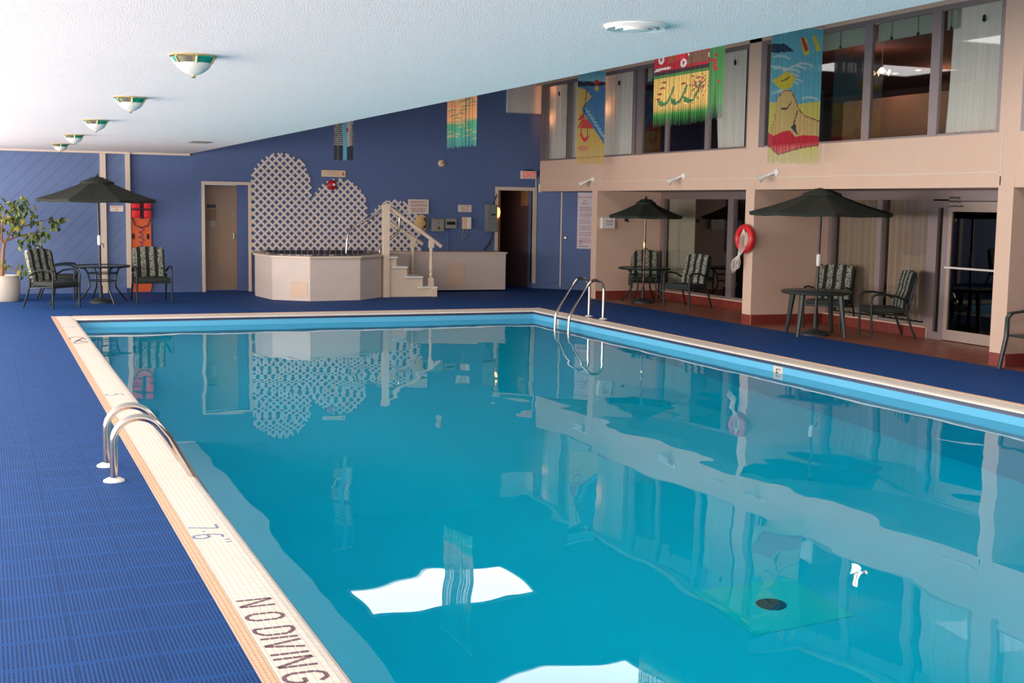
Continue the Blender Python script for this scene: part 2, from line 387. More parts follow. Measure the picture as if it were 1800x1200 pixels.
strokes(COPE, M_NUM, [((1.0, 6.51), (1.02, 6.51))] + [((1.085, 6.32), (1.11, 6.325)), ((1.085, 6.27), (1.11, 6.275))], .012, nd=0)
# no-diving pictogram
strokes(COPE, M_LET, [((.93, 16.25), (1.0, 16.38)), ((1.0, 16.38), (1.09, 16.3)), ((.945, 16.1), (.93, 16.25)), ((1.09, 16.3), (1.11, 16.05)), ((.955, 15.7), (1.08, 16.2)), ((.95, 15.62), (1.12, 15.72)), ((.99, 15.95), (1.06, 15.85)), ((1.02, 16.0), (1.11, 15.75))], .02, name='no_diving_mark', nd=0)
# depth tiles on the pool wall
def depth_tile(yc, label, s):
    t = thing('depth_tile', label, 'depth marker', (PX1 - .004, yc, -.21))
    MB().box((PX1 - .008, yc - .09, -.2), (PX1, yc + .09, -.056)).build('tile', M_SIGN, t)
    text('depth_number', s, M_BLKTXT, t, (PX1 - .0085, yc, -.135), ROT_RIGHT, .13)
depth_tile(11.94, 'white depth tile marked 5 on the right pool wall', "5'"); depth_tile(17.95, 'white depth tile on the pool wall beside the far ladder', "4'")

# ------------------------------------------------------------------ setting: back wall
def wall_with_holes(mb, axis, c0, c1, u0, u1, z0, z1, holes):
    us = sorted({u0, u1, *[h[0] for h in holes], *[h[1] for h in holes]})
    for a, b in zip(us, us[1:]):
        m = (a + b) / 2; cuts = sorted([(h[2], h[3]) for h in holes if h[0] <= m <= h[1]]); z = z0
        for lo, hi in cuts + [(z1, z1)]:
            if lo > z + 1e-6:
                mb.box((a, c0, z) if axis == 'x' else (c0, a, z), (b, c1, lo) if axis == 'x' else (c1, b, lo))
            z = max(z, hi)
D1 = (3.80, 4.60, 0, 1.985); D2 = (9.64, 10.40, 0, 1.985)
wb = MB(); wall_with_holes(wb, 'x', YB, YB + .2, 2.44, 13.2, 0, ZR, [D1, D2]); wb.box((-3.2, YB + .02, 0), (2.44, YB + .2, ZC))
WB = struct(wb.build('wall_back', M_BLUE), 'blue painted end wall behind the hot tub', 'wall')
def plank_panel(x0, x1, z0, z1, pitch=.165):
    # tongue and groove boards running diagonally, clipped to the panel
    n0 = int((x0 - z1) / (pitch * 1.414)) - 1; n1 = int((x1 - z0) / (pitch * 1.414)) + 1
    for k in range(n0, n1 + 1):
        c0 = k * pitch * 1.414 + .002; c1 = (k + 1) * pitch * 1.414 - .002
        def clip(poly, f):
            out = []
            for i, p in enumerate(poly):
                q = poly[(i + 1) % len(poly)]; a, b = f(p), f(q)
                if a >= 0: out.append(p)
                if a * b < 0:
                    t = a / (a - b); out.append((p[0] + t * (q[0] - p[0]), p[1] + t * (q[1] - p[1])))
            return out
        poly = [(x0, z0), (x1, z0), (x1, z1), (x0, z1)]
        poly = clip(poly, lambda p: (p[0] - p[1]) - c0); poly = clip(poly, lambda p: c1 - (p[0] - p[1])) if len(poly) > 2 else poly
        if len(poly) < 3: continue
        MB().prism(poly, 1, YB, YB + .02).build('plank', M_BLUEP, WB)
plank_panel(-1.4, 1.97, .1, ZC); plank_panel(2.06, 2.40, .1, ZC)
struct(bx('trim_1', (1.965, YB - .05, 0), (2.06, YB + .02, ZC), M_TRIM), 'broad cream vertical trim board on the blue plank wall', 'trim')
struct(bx('trim_2', (2.40, YB - .09, .09), (2.475, YB + .02, ZC), M_TRIM), 'narrow cream corner trim beside the orange spine board', 'trim')
struct(bx('trim_3', (-3.2, YB - .06, ZC - .035), (XE, YB, ZC), M_TRIM), 'cream trim strip where the low ceiling meets the end wall', 'trim')
bb = MB(); bb.box((-3.2, YB - .015, 0), (2.4, YB, .12)); bb.box((2.48, YB - .015, 0), (3.74, YB, .12)); bb.box((4.66, YB - .015, 0), (9.58, YB, .12))
struct(bb.build('baseboard_back', M_BLUE), 'blue baseboard along the end wall', 'baseboard')
# storage door (left of the lattice), set back in its frame and a little ajar
d1 = thing('door_1', 'plain brown flush door in a cream frame left of the lattice', 'door', (4.2, YB, 0), kind='structure')
fr = MB(); fr.box((3.745, YB - .03, 0), (3.80, YB + .25, 2.04)); fr.box((4.60, YB - .03, 0), (4.655, YB + .05, 2.04)); fr.box((3.80, YB - .03, 1.985), (4.60, YB + .05, 2.04)); fr.build('door_frame', M_TRIM, d1)
M_DOOR = mat('brown_laminate_door', (150, 124, 104), .55, var=.08, scale=5)
MB().box((3.80, YB + .25, .02), (4.44, YB + .29, 1.98)).build('door_leaf', M_DOOR, d1)
MB().box((4.44, YB + .2, 0), (4.62, YB + .3, 2.0)).build('return_wall', M_BLUE, d1)
MB().box((3.88, YB + .244, 1.555), (4.045, YB + .25, 1.615)).build('name_plate', M_BLACK, d1)
MB().box((3.885, YB + .245, 1.31), (4.05, YB + .25, 1.53)).build('brown_plate', mat('brown_plate', (132, 100, 74), .5, var=.1), d1)
pc = MB().box((3.945, YB + .243, 1.2), (4.03, YB + .25, 1.31)).build('pictogram_plate', M_GREY, d1)
hd = MB(); hd.tube([(4.37, YB + .25, 1.08), (4.37, YB + .21, 1.075), (4.37, YB + .21, .985), (4.37, YB + .25, .98)], .011); hd.build('pull_handle', M_WHITE, d1, True)
MB().lathe([(0, .01), (.016, .008), (.018, 0)], (4.36, YB + .25, 1.43), 12, Matrix.Rotation(PI / 2, 3, 'X')).build('lock', M_GREY, d1)
# exit doorway at the right end of the wall, with a dim corridor
d2 = thing('door_2', 'dark exit doorway in a cream frame under the EXIT sign', 'door', (10.02, YB, 0), kind='structure')
fr = MB(); fr.box((9.575, YB - .04, 1.985), (10.47, YB + .06, 2.055)); fr.box((10.40, YB - .06, .1), (10.47, YB + .06, 2.055)); fr.build('door_frame', M_TRIM, d2)
MB().box((9.575, YB - .02, 0), (9.64, YB + .06, 1.985)).build('left_jamb', M_TRIM, d2)
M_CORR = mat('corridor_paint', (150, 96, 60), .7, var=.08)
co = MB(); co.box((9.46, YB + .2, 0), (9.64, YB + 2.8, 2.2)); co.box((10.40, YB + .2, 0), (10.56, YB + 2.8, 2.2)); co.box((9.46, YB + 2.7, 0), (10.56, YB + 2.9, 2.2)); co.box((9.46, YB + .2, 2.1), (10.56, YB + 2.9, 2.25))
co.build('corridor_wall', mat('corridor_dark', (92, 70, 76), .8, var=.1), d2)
MB().box((9.64, YB + .02, 0), (9.70, YB + .2, 1.985)).build('wood_stop', M_CORR, d2)
MB().box((10.385, YB + .22, 1.68), (10.40, YB + .58, 1.98)).build('wall_panel', mat('tan_card', (150, 116, 76), .7), d2)
M_AMBER = mat('amber_lamp', (255, 150, 70), .5, var=0, emit=(255, 150, 80), estr=5)
wl = thing('wall_lamp', 'small glowing amber lamp on the left jamb of the exit doorway', 'lamp', (9.615, YB - .03, 1.5))
MB().lathe([(0, .09), (.03, .075), (.045, 0), (.03, -.1), (0, -.12)], (9.625, YB - .045, 1.55), 12).build('shade', M_AMBER, wl, True)
MB().box((9.6, YB - .03, 1.44), (9.65, YB - .015, 1.66)).build('back_plate', M_BRASS, wl)
pl = bpy.data.lights.new('corridor_lamp', 'POINT'); pl.energy = 1.2; pl.color = (1, .5, .25); pl.shadow_soft_size = .08
po = bpy.data.objects.new('corridor_lamp', pl); COL.objects.link(po); po.location = (9.85, YB + .6, 1.7)
# angled cupboard wall between exit doorway and first pillar
A0 = Vector((10.47, 24.0)); A1 = Vector((13.05, 21.28)); dv = (A1 - A0).normalized(); ang = math.atan2(dv.y, dv.x)
MA = Matrix.Translation((A0.x, A0.y, 0)) @ Matrix.Rotation(ang, 4, 'Z')      # local x along the wall, -y towards the pool... flipped below
LA = (A1 - A0).length
wa = thing('wall_angled', 'blue angled cupboard wall right of the exit doorway', 'wall', (0, 0, 0), kind='structure')
MB().box((0, 0, 0), (LA, .08, 2.3), MA).build('wall_panel', M_BLUE, wa)
MB().box((.02, -.02, .13), (.56, 0, 1.97), MA).build('cupboard_door', M_BLUE, wa)
MB().box((.60, -.02, .13), (1.5, 0, 1.97), MA).build('cupboard_door', M_BLUE, wa)
MB().box((.565, -.028, .05), (.595, 0, 1.97), MA).build('cover_strip', M_TRIM, wa)
MB().box((0, -.02, 0), (1.6, 0, .12), MA).build('kick_board', M_BLUE, wa)
MB().lathe([(0, .03), (.018, .028), (.02, .012), (.01, 0)], MA @ Vector((.68, -.02, 1.05)), 12, (MA.to_3x3() @ Matrix.Rotation(PI / 2, 3, 'X'))).build('door_knob', M_BRASS, wa, True)
rs = thing('rules_sign', 'tall white pool regulations sign with red lettering beside the pillar', 'sign', MA @ Vector((1.1, -.025, .85)))
a_, b_ = .93, 1.24
MB().box((a_ - .0, -.03, .84), (b_ + .06, -.021, 1.965), MA).build('board', mat('lilac_white_sign', (206, 196, 204), .5, var=.03), rs)
RA = (MA.to_3x3() @ Matrix.Rotation(PI / 2, 3, 'X'))
for s, z, sz in (('REGULATIONS', 1.87, .045), ('FOR', 1.80, .04), ('POOL', 1.745, .05)): text('sign_lettering', s, M_REDTXT, rs, MA @ Vector(((a_ + b_) / 2, -.031, z)), RA, sz)
tb = MB(); rr = random.Random(3)
for blk in range(6):
    for k in range(3):
        z = 1.66 - blk * .125 - k * .034
        tb.box((a_ + .04, -.0318, z), (b_ + rr.uniform(-.05, .1), -.031, z + .014), MA)
for z in (.98, .93): tb.box((a_ + .04, -.0318, z), (a_ + .12, -.031, z + .018), MA)
tb.box((a_ + .04, -.0318, .875), (a_ + .25, -.031, .895), MA)
tb.build('small_print', mat('faded_red_print', (178, 130, 132), .6, var=0), rs)

# ------------------------------------------------------------------ setting: ceilings, left and near walls
ce = MB(); ce.box((-3.2, -6, ZC), (XE, YB, ZC + .12)); ce.box((XE - .12, -6, ZC + .12), (XE, YB, ZR))
CEIL = struct(ce.build('ceiling', M_CEIL), 'low white textured ceiling over the left half of the pool', 'ceiling')
rf = MB()
SK = [(5.25, 7.75, 17.7, 19.05), (5.55, 7.85, 13.45, 14.75), (6.3, 8.6, 8.4, 10.4), (5.25, 7.85, 4.6, 6.6), (5.25, 7.85, .6, 2.6)]  # three nearest lie out of view and are enlarged to brighten the pool
ys = [-6] + [v for s in sorted(SK, key=lambda s: s[2]) for v in s[2:]] + [24.2]
for i in range(0, len(ys), 2): rf.box((XE - .12, ys[i], ZR), (XR + .2, ys[i + 1], ZR + .15))
for i in range(1, len(ys) - 1, 2):
    q = [k_ for k_ in SK if k_[2] == ys[i]][0]; rf.box((XE - .12, ys[i], ZR), (q[0], ys[i + 1], ZR + .15)); rf.box((q[1], ys[i], ZR), (XR + .2, ys[i + 1], ZR + .15))
struct(rf.build('ceiling', M_ROOF), 'high grey ceiling with skylights above the right half of the pool', 'ceiling')
M_SKY = mat('skylight_panel', (235, 240, 250), .5, var=0, emit=(246, 240, 240), estr=5.6)
for q_, (x0, x1, y0, y1) in enumerate(SK):
    t = thing('skylight', ['farthest', 'second farthest', 'middle', 'second nearest', 'nearest'][q_] + ' bright rectangular skylight in the high ceiling', 'skylight', ((x0 + x1) / 2, (y0 + y1) / 2, ZR), 'skylights in the high ceiling')
    MB().box((x0, y0, ZR - .004), (x1, y1, ZR + .03)).build('diffuser', M_SKY, t)
    f = MB(); f.box((x0 - .05, y0 - .05, ZR - .02), (x0, y1 + .05, ZR)); f.box((x1, y0 - .05, ZR - .02), (x1 + .05, y1 + .05, ZR)); f.box((x0, y0 - .05, ZR - .02), (x1, y0, ZR)); f.box((x0, y1, ZR - .02), (x1, y1 + .05, ZR)); f.build('frame', M_WHITE, t)
wl_ = MB(); wall_with_holes(wl_, 'y', -3.4, -3.2, -6, 24.2, 0, ZC + .12, [(c - h, c + h, .3, 2.3) for c, h in ((-3.4, 2.1), (1.6, 2.1), (6.6, 2.1), (11.6, 2.1), (16.6, 2.1), (21.3, 1.8))])
struct(wl_.build('wall_left', M_CREAM), 'cream window wall along the left of the deck', 'wall')
wn = MB(); wall_with_holes(wn, 'x', -6.2, -6, -3.4, 13.2, 0, ZR, [(-1.5, 5.5, .3, 2.4)])
struct(wn.build('wall_front', M_CREAM), 'cream wall behind the camera with an added wide window', 'wall')

# ------------------------------------------------------------------ setting: right wing
PIL = [(21.06, 21.28), (15.90, 16.13), (10.83, 11.06), (5.66, 5.89), (.5, .73)]
wr = MB(); wr.box((XR, -6, 1.975), (XR + .2, 23.70, 2.58)); wr.box((XR, -6, ZR - .06), (XR + .2, 24.0, ZR))
WR = struct(wr.build('wall_right', M_CREAM), 'cream balcony band between lower bays and upper windows', 'wall')
for y in (20.97, 16.15, 11.04): MB().box((XR - .004, y - .008, 2.0), (XR, y + .008, 2.57)).build('joint_cover', M_TRIM, WR)
MB().box((XR - .006, 11.06, 2.135), (XR, 23.66, 2.15)).build('conduit_strip', M_TRIM, WR)
MB().box((XR - .006, 23.70, 1.96), (XR + .06, 23.75, 2.12)).build('end_cap', M_WHITE, WR)
sf = MB(); sf.box((XR + .2, -6, 1.975), (13.2, 24.0, 2.3)); struct(sf.build('ceiling', mat('bay_soffit', (176, 156, 144), .8)), 'soffit over the lower glazed bays', 'ceiling')
for k, (a, b) in enumerate(PIL):
    pn = MB(); pn.box((XR, a, 0 if k else 0), (11.75, b, 1.975)); pn.box((XR - .004, a, 0), (XR, b, 2.1))
    o = struct(pn.build('pillar', M_CREAM), ['cream pillar beside the regulations sign', 'cream pillar with the red life ring', 'cream pillar beside the glass door', 'cream pillar nearest the camera, outside the frame', 'cream pillar behind the camera'][k], 'pillar')
    if k < 4:
        for i in range(9):
            x = XR + i * .148
            MB().box((x + .002, a - .012, .002), (x + .145, a, .142), bev=.002).build('tile', M_BRICK, o)
        if k: MB().box((XR - .012, a + .002, .002), (XR - .004, b - .002, .142), bev=.002).build('tile', M_BRICK, o)
    up = MB(); up.box((XR, a - .04, 2.58), (XR + .2, b + .04, ZR)) if k != 0 else None
    if k: struct(up.build('pillar', M_CREAM), 'cream upright between the upper windows above the ' + ['', 'life ring pillar', 'glass door pillar', 'pillar outside the frame', 'pillar behind the camera'][k], 'pillar')
    else: up.bm.free()
# upper windows: frame, mullions, panes
def upper_window(n, y0, y1, mulls, label):
    t = thing('window_%d' % n, label, 'window', (XR + .08, (y0 + y1) / 2, 2.58), kind='structure')
    f = MB(); f.box((XR + .005, y0, 2.58), (XR + .06, y1, 2.605)); f.box((XR + .005, y0, 4.03), (XR + .06, y1, ZR - .06)); f.build('frame', M_ALU, t)
    for a, b in mulls: MB().box((XR + .0, a, 2.58), (XR + .045, b, 4.05)).build('mullion', M_ALU, t)
    es = sorted(mulls); edges = [y0] + [v for m_ in es for v in m_] + [y1]
    for a, b in zip(edges[::2], edges[1::2]):
        if b - a > .05: MB().box((XR + .022, a, 2.605), (XR + .028, b, 4.03)).build('pane', M_GLASS, t)
upper_window(1, 16.17, 23.70, [(16.17, 16.2), (17.24, 17.36), (18.52, 18.62), (19.42, 19.62), (19.68, 19.76), (22.29, 22.33), (22.41, 22.44), (23.40, 23.43), (23.49, 23.53), (23.64, 23.70)], 'long upper window with curtains above the far bay')
upper_window(2, 11.10, 15.86, [(15.72, 15.86), (13.37, 13.52), (12.12, 12.27), (11.10, 11.16)], 'upper window showing the warm lit lounge')
upper_window(3, 5.93, 10.79, [(10.70, 10.79), (8.2, 8.32), (5.93, 6.0)], 'upper window at the right edge of the frame')
# lounge upstairs
lg = thing('wall_lounge', 'dark brown walls and ceiling of the lounge behind the upper windows', 'wall', (0, 0, 0), kind='structure')
MB().box((17.0, -2, 2.3), (17.2, 30, 4.3)).build('rear_wall', M_BROWN, lg)
MB().box((XR + .2, -2, 4.12), (17.2, 30, 4.3)).build('lounge_ceiling', mat('lounge_ceiling', (120, 72, 52), .8, var=.1), lg)
MB().box((XR + .2, -2, 2.3), (17.2, 30, 2.42)).build('lounge_floor', M_DARKROOM, lg)
MB().box((XR + .2, 28.5, 2.3), (17.2, 28.7, 4.3)).build('end_wall', mat('lounge_red', (88, 28, 34), .8, var=.1), lg)
MB().box((XR + .2, -2, 2.3), (17.2, -1.8, 4.3)).build('end_wall', M_BROWN, lg)
tag(bx('booth_partition', (13.0, 12.4, 2.42), (13.2, 17.36, 3.45), M_TAN, bev=.02), 'tan half height partition in the lounge behind the upper window', 'partition')
tag(bx('hedge_screen', (12.6, 17.5, 2.42), (13.0, 19.6, 3.5), mat('dark_planting', (26, 30, 24), .9, var=.4, scale=14, bump=1, bscale=20)), 'dark leafy screen beside the tan lounge partition', 'screen')
M_WARM = mat('warm_bulb', (255, 200, 150), .5, var=0, emit=(255, 190, 130), estr=8)
M_PINK = mat('pink_white_bulb', (255, 220, 250), .5, var=0, emit=(255, 215, 250), estr=9)
ch = thing('chandelier', 'glowing pink white chandelier hanging in the upstairs lounge', 'chandelier', (12.6, 15.91, 4.12))
MB().tube([(12.6, 15.91, 4.12), (12.6, 15.91, 3.86)], .008).build('stem', M_BRASS, ch)
MB().lathe([(0, .05), (.03, .035), (.042, 0), (.03, -.035), (0, -.05)], (12.6, 15.91, 3.80), 14).build('globe', M_PINK, ch, True)
for i in range(5):
    a = i * 2 * PI / 5; x, y = 12.6 + .13 * math.cos(a), 15.91 + .13 * math.sin(a)
    MB().tube([(12.6, 15.91, 3.86), (x, y, 3.72), (x, y, 3.75)], .006).build('arm', M_BRASS, ch)
    MB().lathe([(0, .04), (.016, .02), (.018, 0), (0, -.02)], (x, y, 3.77), 10).build('bulb', M_WARM, ch, True)
for i, (x, y) in enumerate(((14.9, 18.45), (14.9, 17.85), (15.3, 17.4), (16.3, 17.0), (16.3, 17.4), (16.3, 17.8), (15.2, 26.2), (14.6, 24.9))):
    t = thing('downlight', ['farther downlight of the left pair in the lounge ceiling', 'nearer downlight of the left pair in the lounge ceiling', 'single downlight over the lounge partition', 'nearest of three downlights at the lounge rear', 'middle of three downlights at the lounge rear', 'farthest of three downlights at the lounge rear', 'downlight deep behind the far upper curtains', 'downlight behind the red car banner window'][i], 'ceiling light', (x, y, 4.12), 'downlights in the lounge ceiling')
    MB().lathe([(.08, 0), (.085, -.02), (.06, -.02), (.055, -.005)], (x, y, 4.12), 14).build('ring', M_BRASS, t)
    MB().lathe([(0, -.03), (.045, -.018), (.055, -.004)], (x, y, 4.12), 14).build('lamp', M_WARM, t, True)
def point(loc, e, col, r=.1):
    l = bpy.data.lights.new('lamp_glow', 'POINT'); l.energy = e; l.color = col; l.shadow_soft_size = r
    o = bpy.data.objects.new('lamp_glow', l); COL.objects.link(o); o.location = loc
point((12.5, 15.91, 3.66), 7, (1, .6, .5)); point((15.2, 17.5, 3.8), 9, (1, .5, .3)); point((13.5, 25.5, 3.7), 8, (1, .5, .3))
# lamps added close behind the curtains to make amber glow spots
for i, (y, z, e) in enumerate(((23.40, 4.0, 5), (23.45, 3.42, 9), (20.98, 3.47, 11), (21.2, 3.98, 3))):
    t = thing('added_glow_lamp', ['upper added amber lamp behind the leftmost upper curtain', 'lower added amber lamp behind the leftmost upper curtain', 'lower added amber lamp behind the curtain right of the beach banner', 'upper added amber lamp behind the curtain right of the beach banner'][i], 'lamp', (10.72, y, z), 'added glow lamps behind the far curtains')
    MB().lathe([(0, -.08), (.04, -.06), (.06, .06), (0, .07)], (10.72, y, z), 12).build('shade', M_AMBER, t, True)
    MB().tube([(10.72, y, z + .05), (10.95, y, 4.12)], .006, 6).build('cord', M_BLACK, t)
    point((10.655, y, z), e * .35, (1, .45, .18), .04)
# pleated curtains
def curtain(y0, y1, z0, z1, x, label, flare=0, m=None, wave=.13, tie=True, group=None, amp=.022):
    t = thing('curtain', label, 'curtain', (x, (y0 + y1) / 2, z0), group)
    b = MB(); n = max(12, int((y1 - y0) / .018)); rows = 5; g = []
    for r in range(rows + 1):
        z = z1 + (z0 - z1) * r / rows; row = []
        for i in range(n + 1):
            u = i / n; y = y0 + (y1 - y0) * u; y += flare * (r / rows) ** 2 * u
            row.append(b.bm.verts.new((x + amp * math.sin(2 * PI * (y1 - y0) * u / wave) + .012 * math.sin(17 * u + y0), y, z)))
        g.append(row)
    for r in range(rows):
        for i in range(n): b.bm.faces.new((g[r][i], g[r][i + 1], g[r + 1][i + 1], g[r + 1][i]))
    b.build('drape', m or M_CURT, t, True)
    MB().box((x - .02, y0, z1), (x + .02, y1, z1 + .04)).build('track', M_TRIM, t)
    if tie: MB().lathe([(0, .045), (.018, .03), (.02, -.03), (0, -.045)], (x - .06, y0 + (y1 - y0) * .28, z1 - .18), 8).build('weight', M_BLACK, t)
curtain(22.72, 23.63, 2.62, 4.05, 10.54, 'leftmost sheer upper curtain with amber glow beside the blue wall')
curtain(21.44, 22.54, 2.62, 4.05, 10.54, 'sheer upper curtain left of the palm beach banner')
curtain(20.03, 21.44, 2.62, 4.05, 10.54, 'sheer upper curtain right of the palm beach banner')
curtain(16.41, 17.26, 2.62, 4.05, 10.54, 'sheer upper curtain right of the red car banner', flare=-.1)
curtain(11.27, 12.06, 2.62, 4.05, 10.54, 'wide sheer upper curtain right of the lounge window', flare=.05)
curtain(15.68, 15.88, 2.62, 4.05, 10.54, 'narrow sheer curtain behind the bathing woman banner', tie=False)
curtain(8.50, 10.78, 2.62, 4.05, 10.54, 'upper curtain cut by the right edge of the frame', tie=False)
M_BLIND = mat('valance_fabric', (170, 176, 162), .9, var=.05, trans=.2)
for y0, y1, lab in ((13.53, 15.48, 'short pale roller blind behind the left lounge pane'), (12.28, 13.36, 'short pale roller blind behind the middle lounge pane'), (11.95, 12.11, 'short pale roller blind behind the right lounge pane'), (18.63, 19.4, 'short pale roller blind left of the red car banner'), (17.1, 18.5, 'short pale roller blind behind the red car banner')):
    t = thing('roller_blind', lab, 'blind', (10.6, (y0 + y1) / 2, 3.82))
    MB().box((10.50, y0, 3.82), (10.504, y1, 4.08)).build('fabric', M_BLIND, t)
    MB().box((10.495, y0, 3.81), (10.51, y1, 3.822)).build('bottom_bar', M_BLIND, t)
    for q in ((.3, .75) if y1 - y0 > .5 else (.5,)):
        y = y0 + (y1 - y0) * q
        c = MB().tube([(10.49, y, 4.08), (10.49, y, 3.83)], .003, 5).build('cord', M_BLACK, t)
        MB().lathe([(0, .02), (.015, .012), (.017, -.02), (0, -.025)], (10.49, y, 3.83), 8).build('weight', M_BLACK, c)
# lower bays
XG = 11.75
dk = thing('wall_rooms', 'dark interior of the rooms behind the lower glazed bays', 'wall', (0, 0, 0), kind='structure')
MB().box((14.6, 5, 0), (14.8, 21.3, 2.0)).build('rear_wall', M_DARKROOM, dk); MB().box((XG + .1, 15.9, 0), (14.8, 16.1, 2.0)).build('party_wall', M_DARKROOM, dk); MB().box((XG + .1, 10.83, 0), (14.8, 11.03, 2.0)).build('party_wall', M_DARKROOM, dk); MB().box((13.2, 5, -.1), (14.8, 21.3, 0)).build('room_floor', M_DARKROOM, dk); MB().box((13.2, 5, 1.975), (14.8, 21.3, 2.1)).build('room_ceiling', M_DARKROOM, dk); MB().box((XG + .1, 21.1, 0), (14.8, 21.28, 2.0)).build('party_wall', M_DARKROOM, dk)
def bay_base(n, y0, y1, label):
    t = thing('baseboard_bay_%d' % n, label, 'baseboard', (XG, (y0 + y1) / 2, 0), kind='structure')
    MB().box((XG - .05, y0, 0), (XG + .08, y1, .14)).build('plinth', M_TRIM, t); MB().box((XG - .075, y0, .14), (XG + .08, y1, .16)).build('sill', M_CREAM, t)
    k = round((y1 - y0) / .15); d = (y1 - y0) / k
    for i in range(k): MB().box((XG - .062, y0 + i * d + .002, .002), (XG - .05, y0 + (i + 1) * d - .002, .139)).build('tile', M_BRICK, t)
bay_base(1, 16.13, 21.06, 'red tile plinth with cream sill under the far bay glass'); bay_base(2, 13.62, 15.90, 'red tile plinth with cream sill under the curtained bay glass')
bay_base(3, 5.89, 10.83, 'red tile plinth under the bay at the right edge')
def low_window(n, y0, y1, z0, bars, label, glass):
    t = thing('window_%d' % n, label, 'window', (XG, (y0 + y1) / 2, z0), kind='structure')
    f = MB(); f.box((XG, y0, 1.85), (XG + .08, y1, 1.975)); f.box((XG, y0, z0), (XG + .08, y1, z0 + .03)); f.build('frame', M_ALU, t)
    for a, b in bars: MB().box((XG - .01, a, z0), (XG + .08, b, 1.86)).build('mullion', M_ALU, t)
    e = [y0] + [v for b in sorted(bars) for v in b] + [y1]
    for a, b in zip(e[::2], e[1::2]):
        if b - a > .03: MB().box((XG + .03, a, z0 + .03), (XG + .036, b, 1.85)).build('pane', glass, t)
low_window(4, 16.13, 21.06, .16, [(20.95, 21.06), (18.55, 18.72), (16.13, 16.2)], 'far bay glass with a dark room behind', M_GLASS)
low_window(5, 13.62, 15.90, .16, [(15.82, 15.9), (14.68, 14.78), (13.60, 13.72)], 'bay glass backed by full curtains', M_GLASS)
low_window(6, 5.89, 10.83, .16, [(10.75, 10.83), (8.5, 8.6), (5.89, 5.97)], 'bay glass beyond the right edge pillar', M_GLASS)
M_CURT2 = mat('lower_curtain', (168, 146, 128), .9, var=.08, scale=10, trans=.05)
M_CURT3 = mat('pale_blind', (170, 164, 146), .9, var=.05, trans=.05)
curtain(20.06, 20.94, .2, 1.86, XG + .14, 'flat pale curtain at the left of the far bay glass', m=M_CURT3, wave=.5, tie=False)
curtain(14.8, 15.82, .2, 1.86, XG + .14, 'pleated curtain behind the left pane of the middle bay', m=M_CURT2, wave=.135, tie=False, amp=.035)
curtain(13.72, 14.67, .2, 1.86, XG + .14, 'pleated curtain behind the right pane of the middle bay', m=M_CURT2, wave=.135, tie=False, amp=.035)
# glass door with sidelight
d3 = thing('door_3', 'framed glass door with sidelight and push bar in the middle bay', 'door', (XG, 12.7, 0), kind='structure')
f = MB(); f.box((XG - .02, 13.52, 0), (XG + .08, 13.62, 1.86)); f.box((XG - .02, 13.33, 0), (XG + .08, 13.42, 1.86)); f.box((XG - .02, 13.42, 0), (XG + .08, 13.52, .1)); f.box((XG - .02, 13.42, 1.75), (XG + .08, 13.52, 1.86)); f.box((XG - .02, 11.06, 1.84), (XG + .08, 13.62, 1.975)); f.box((XG - .02, 12.22, 0), (XG + .08, 12.3, 1.86)); f.build('door_frame', M_ALU, d3)
MB().box((XG + .02, 13.42, .1), (XG + .028, 13.52, 1.75)).build('sidelight_pane', M_DGLASS, d3)
lf = MB(); lf.box((XG - .015, 13.26, .01), (XG + .03, 13.33, 1.83)); lf.box((XG - .015, 12.3, .01), (XG + .03, 12.38, 1.83)); lf.box((XG - .015, 12.38, .01), (XG + .03, 13.26, .15)); lf.box((XG - .015, 12.38, 1.70), (XG + .03, 13.26, 1.83)); leaf = lf.build('door_leaf', mat('pale_aluminium', (176, 158, 148), .4, .4, var=.03), d3)
MB().box((XG + .004, 12.38, .15), (XG + .01, 13.26, 1.70)).build('pane', M_DGLASS, leaf)
MB().tube([(XG - .06, 13.3, .97), (XG - .06, 12.34, .97)], .014).build('push_bar', M_WHITE, leaf)
MB().box((XG + .02, 11.06, 0), (XG + .08, 12.22, 1.85)).build('side_panel', M_CREAM, d3)
for k, s in enumerate(('Swimming', 'Pool Hours', 'posted inside')): text('door_lettering', s, M_BLKTXT, leaf, (XG - .024, 13.32, 1.885 - k * .055), ROT_RIGHT, .05, 'LEFT')
# shelf and towel inside the far bay
sh = thing('towel_shelf', 'wooden shelf unit behind the far bay glass by the life ring pillar', 'shelf', (12.4, 18.0, 0))
M_SHELF = mat('shelf_wood', (178, 124, 78), .5, var=.12)
for z in (.2, .52): MB().box((12.15, 17.3, z), (12.55, 18.7, z + .025)).build('shelf_board', M_SHELF, sh)
for y in (17.3, 18.68): MB().box((12.5, y, 0), (12.55, y + .03, 1.0)).build('upright', M_SHELF, sh)
tag(bx('folded_towel', (12.2, 17.85, .545), (12.5, 18.15, .6), M_WHITE, bev=.02), 'folded white towel on the wooden shelf behind the glass', 'towel')

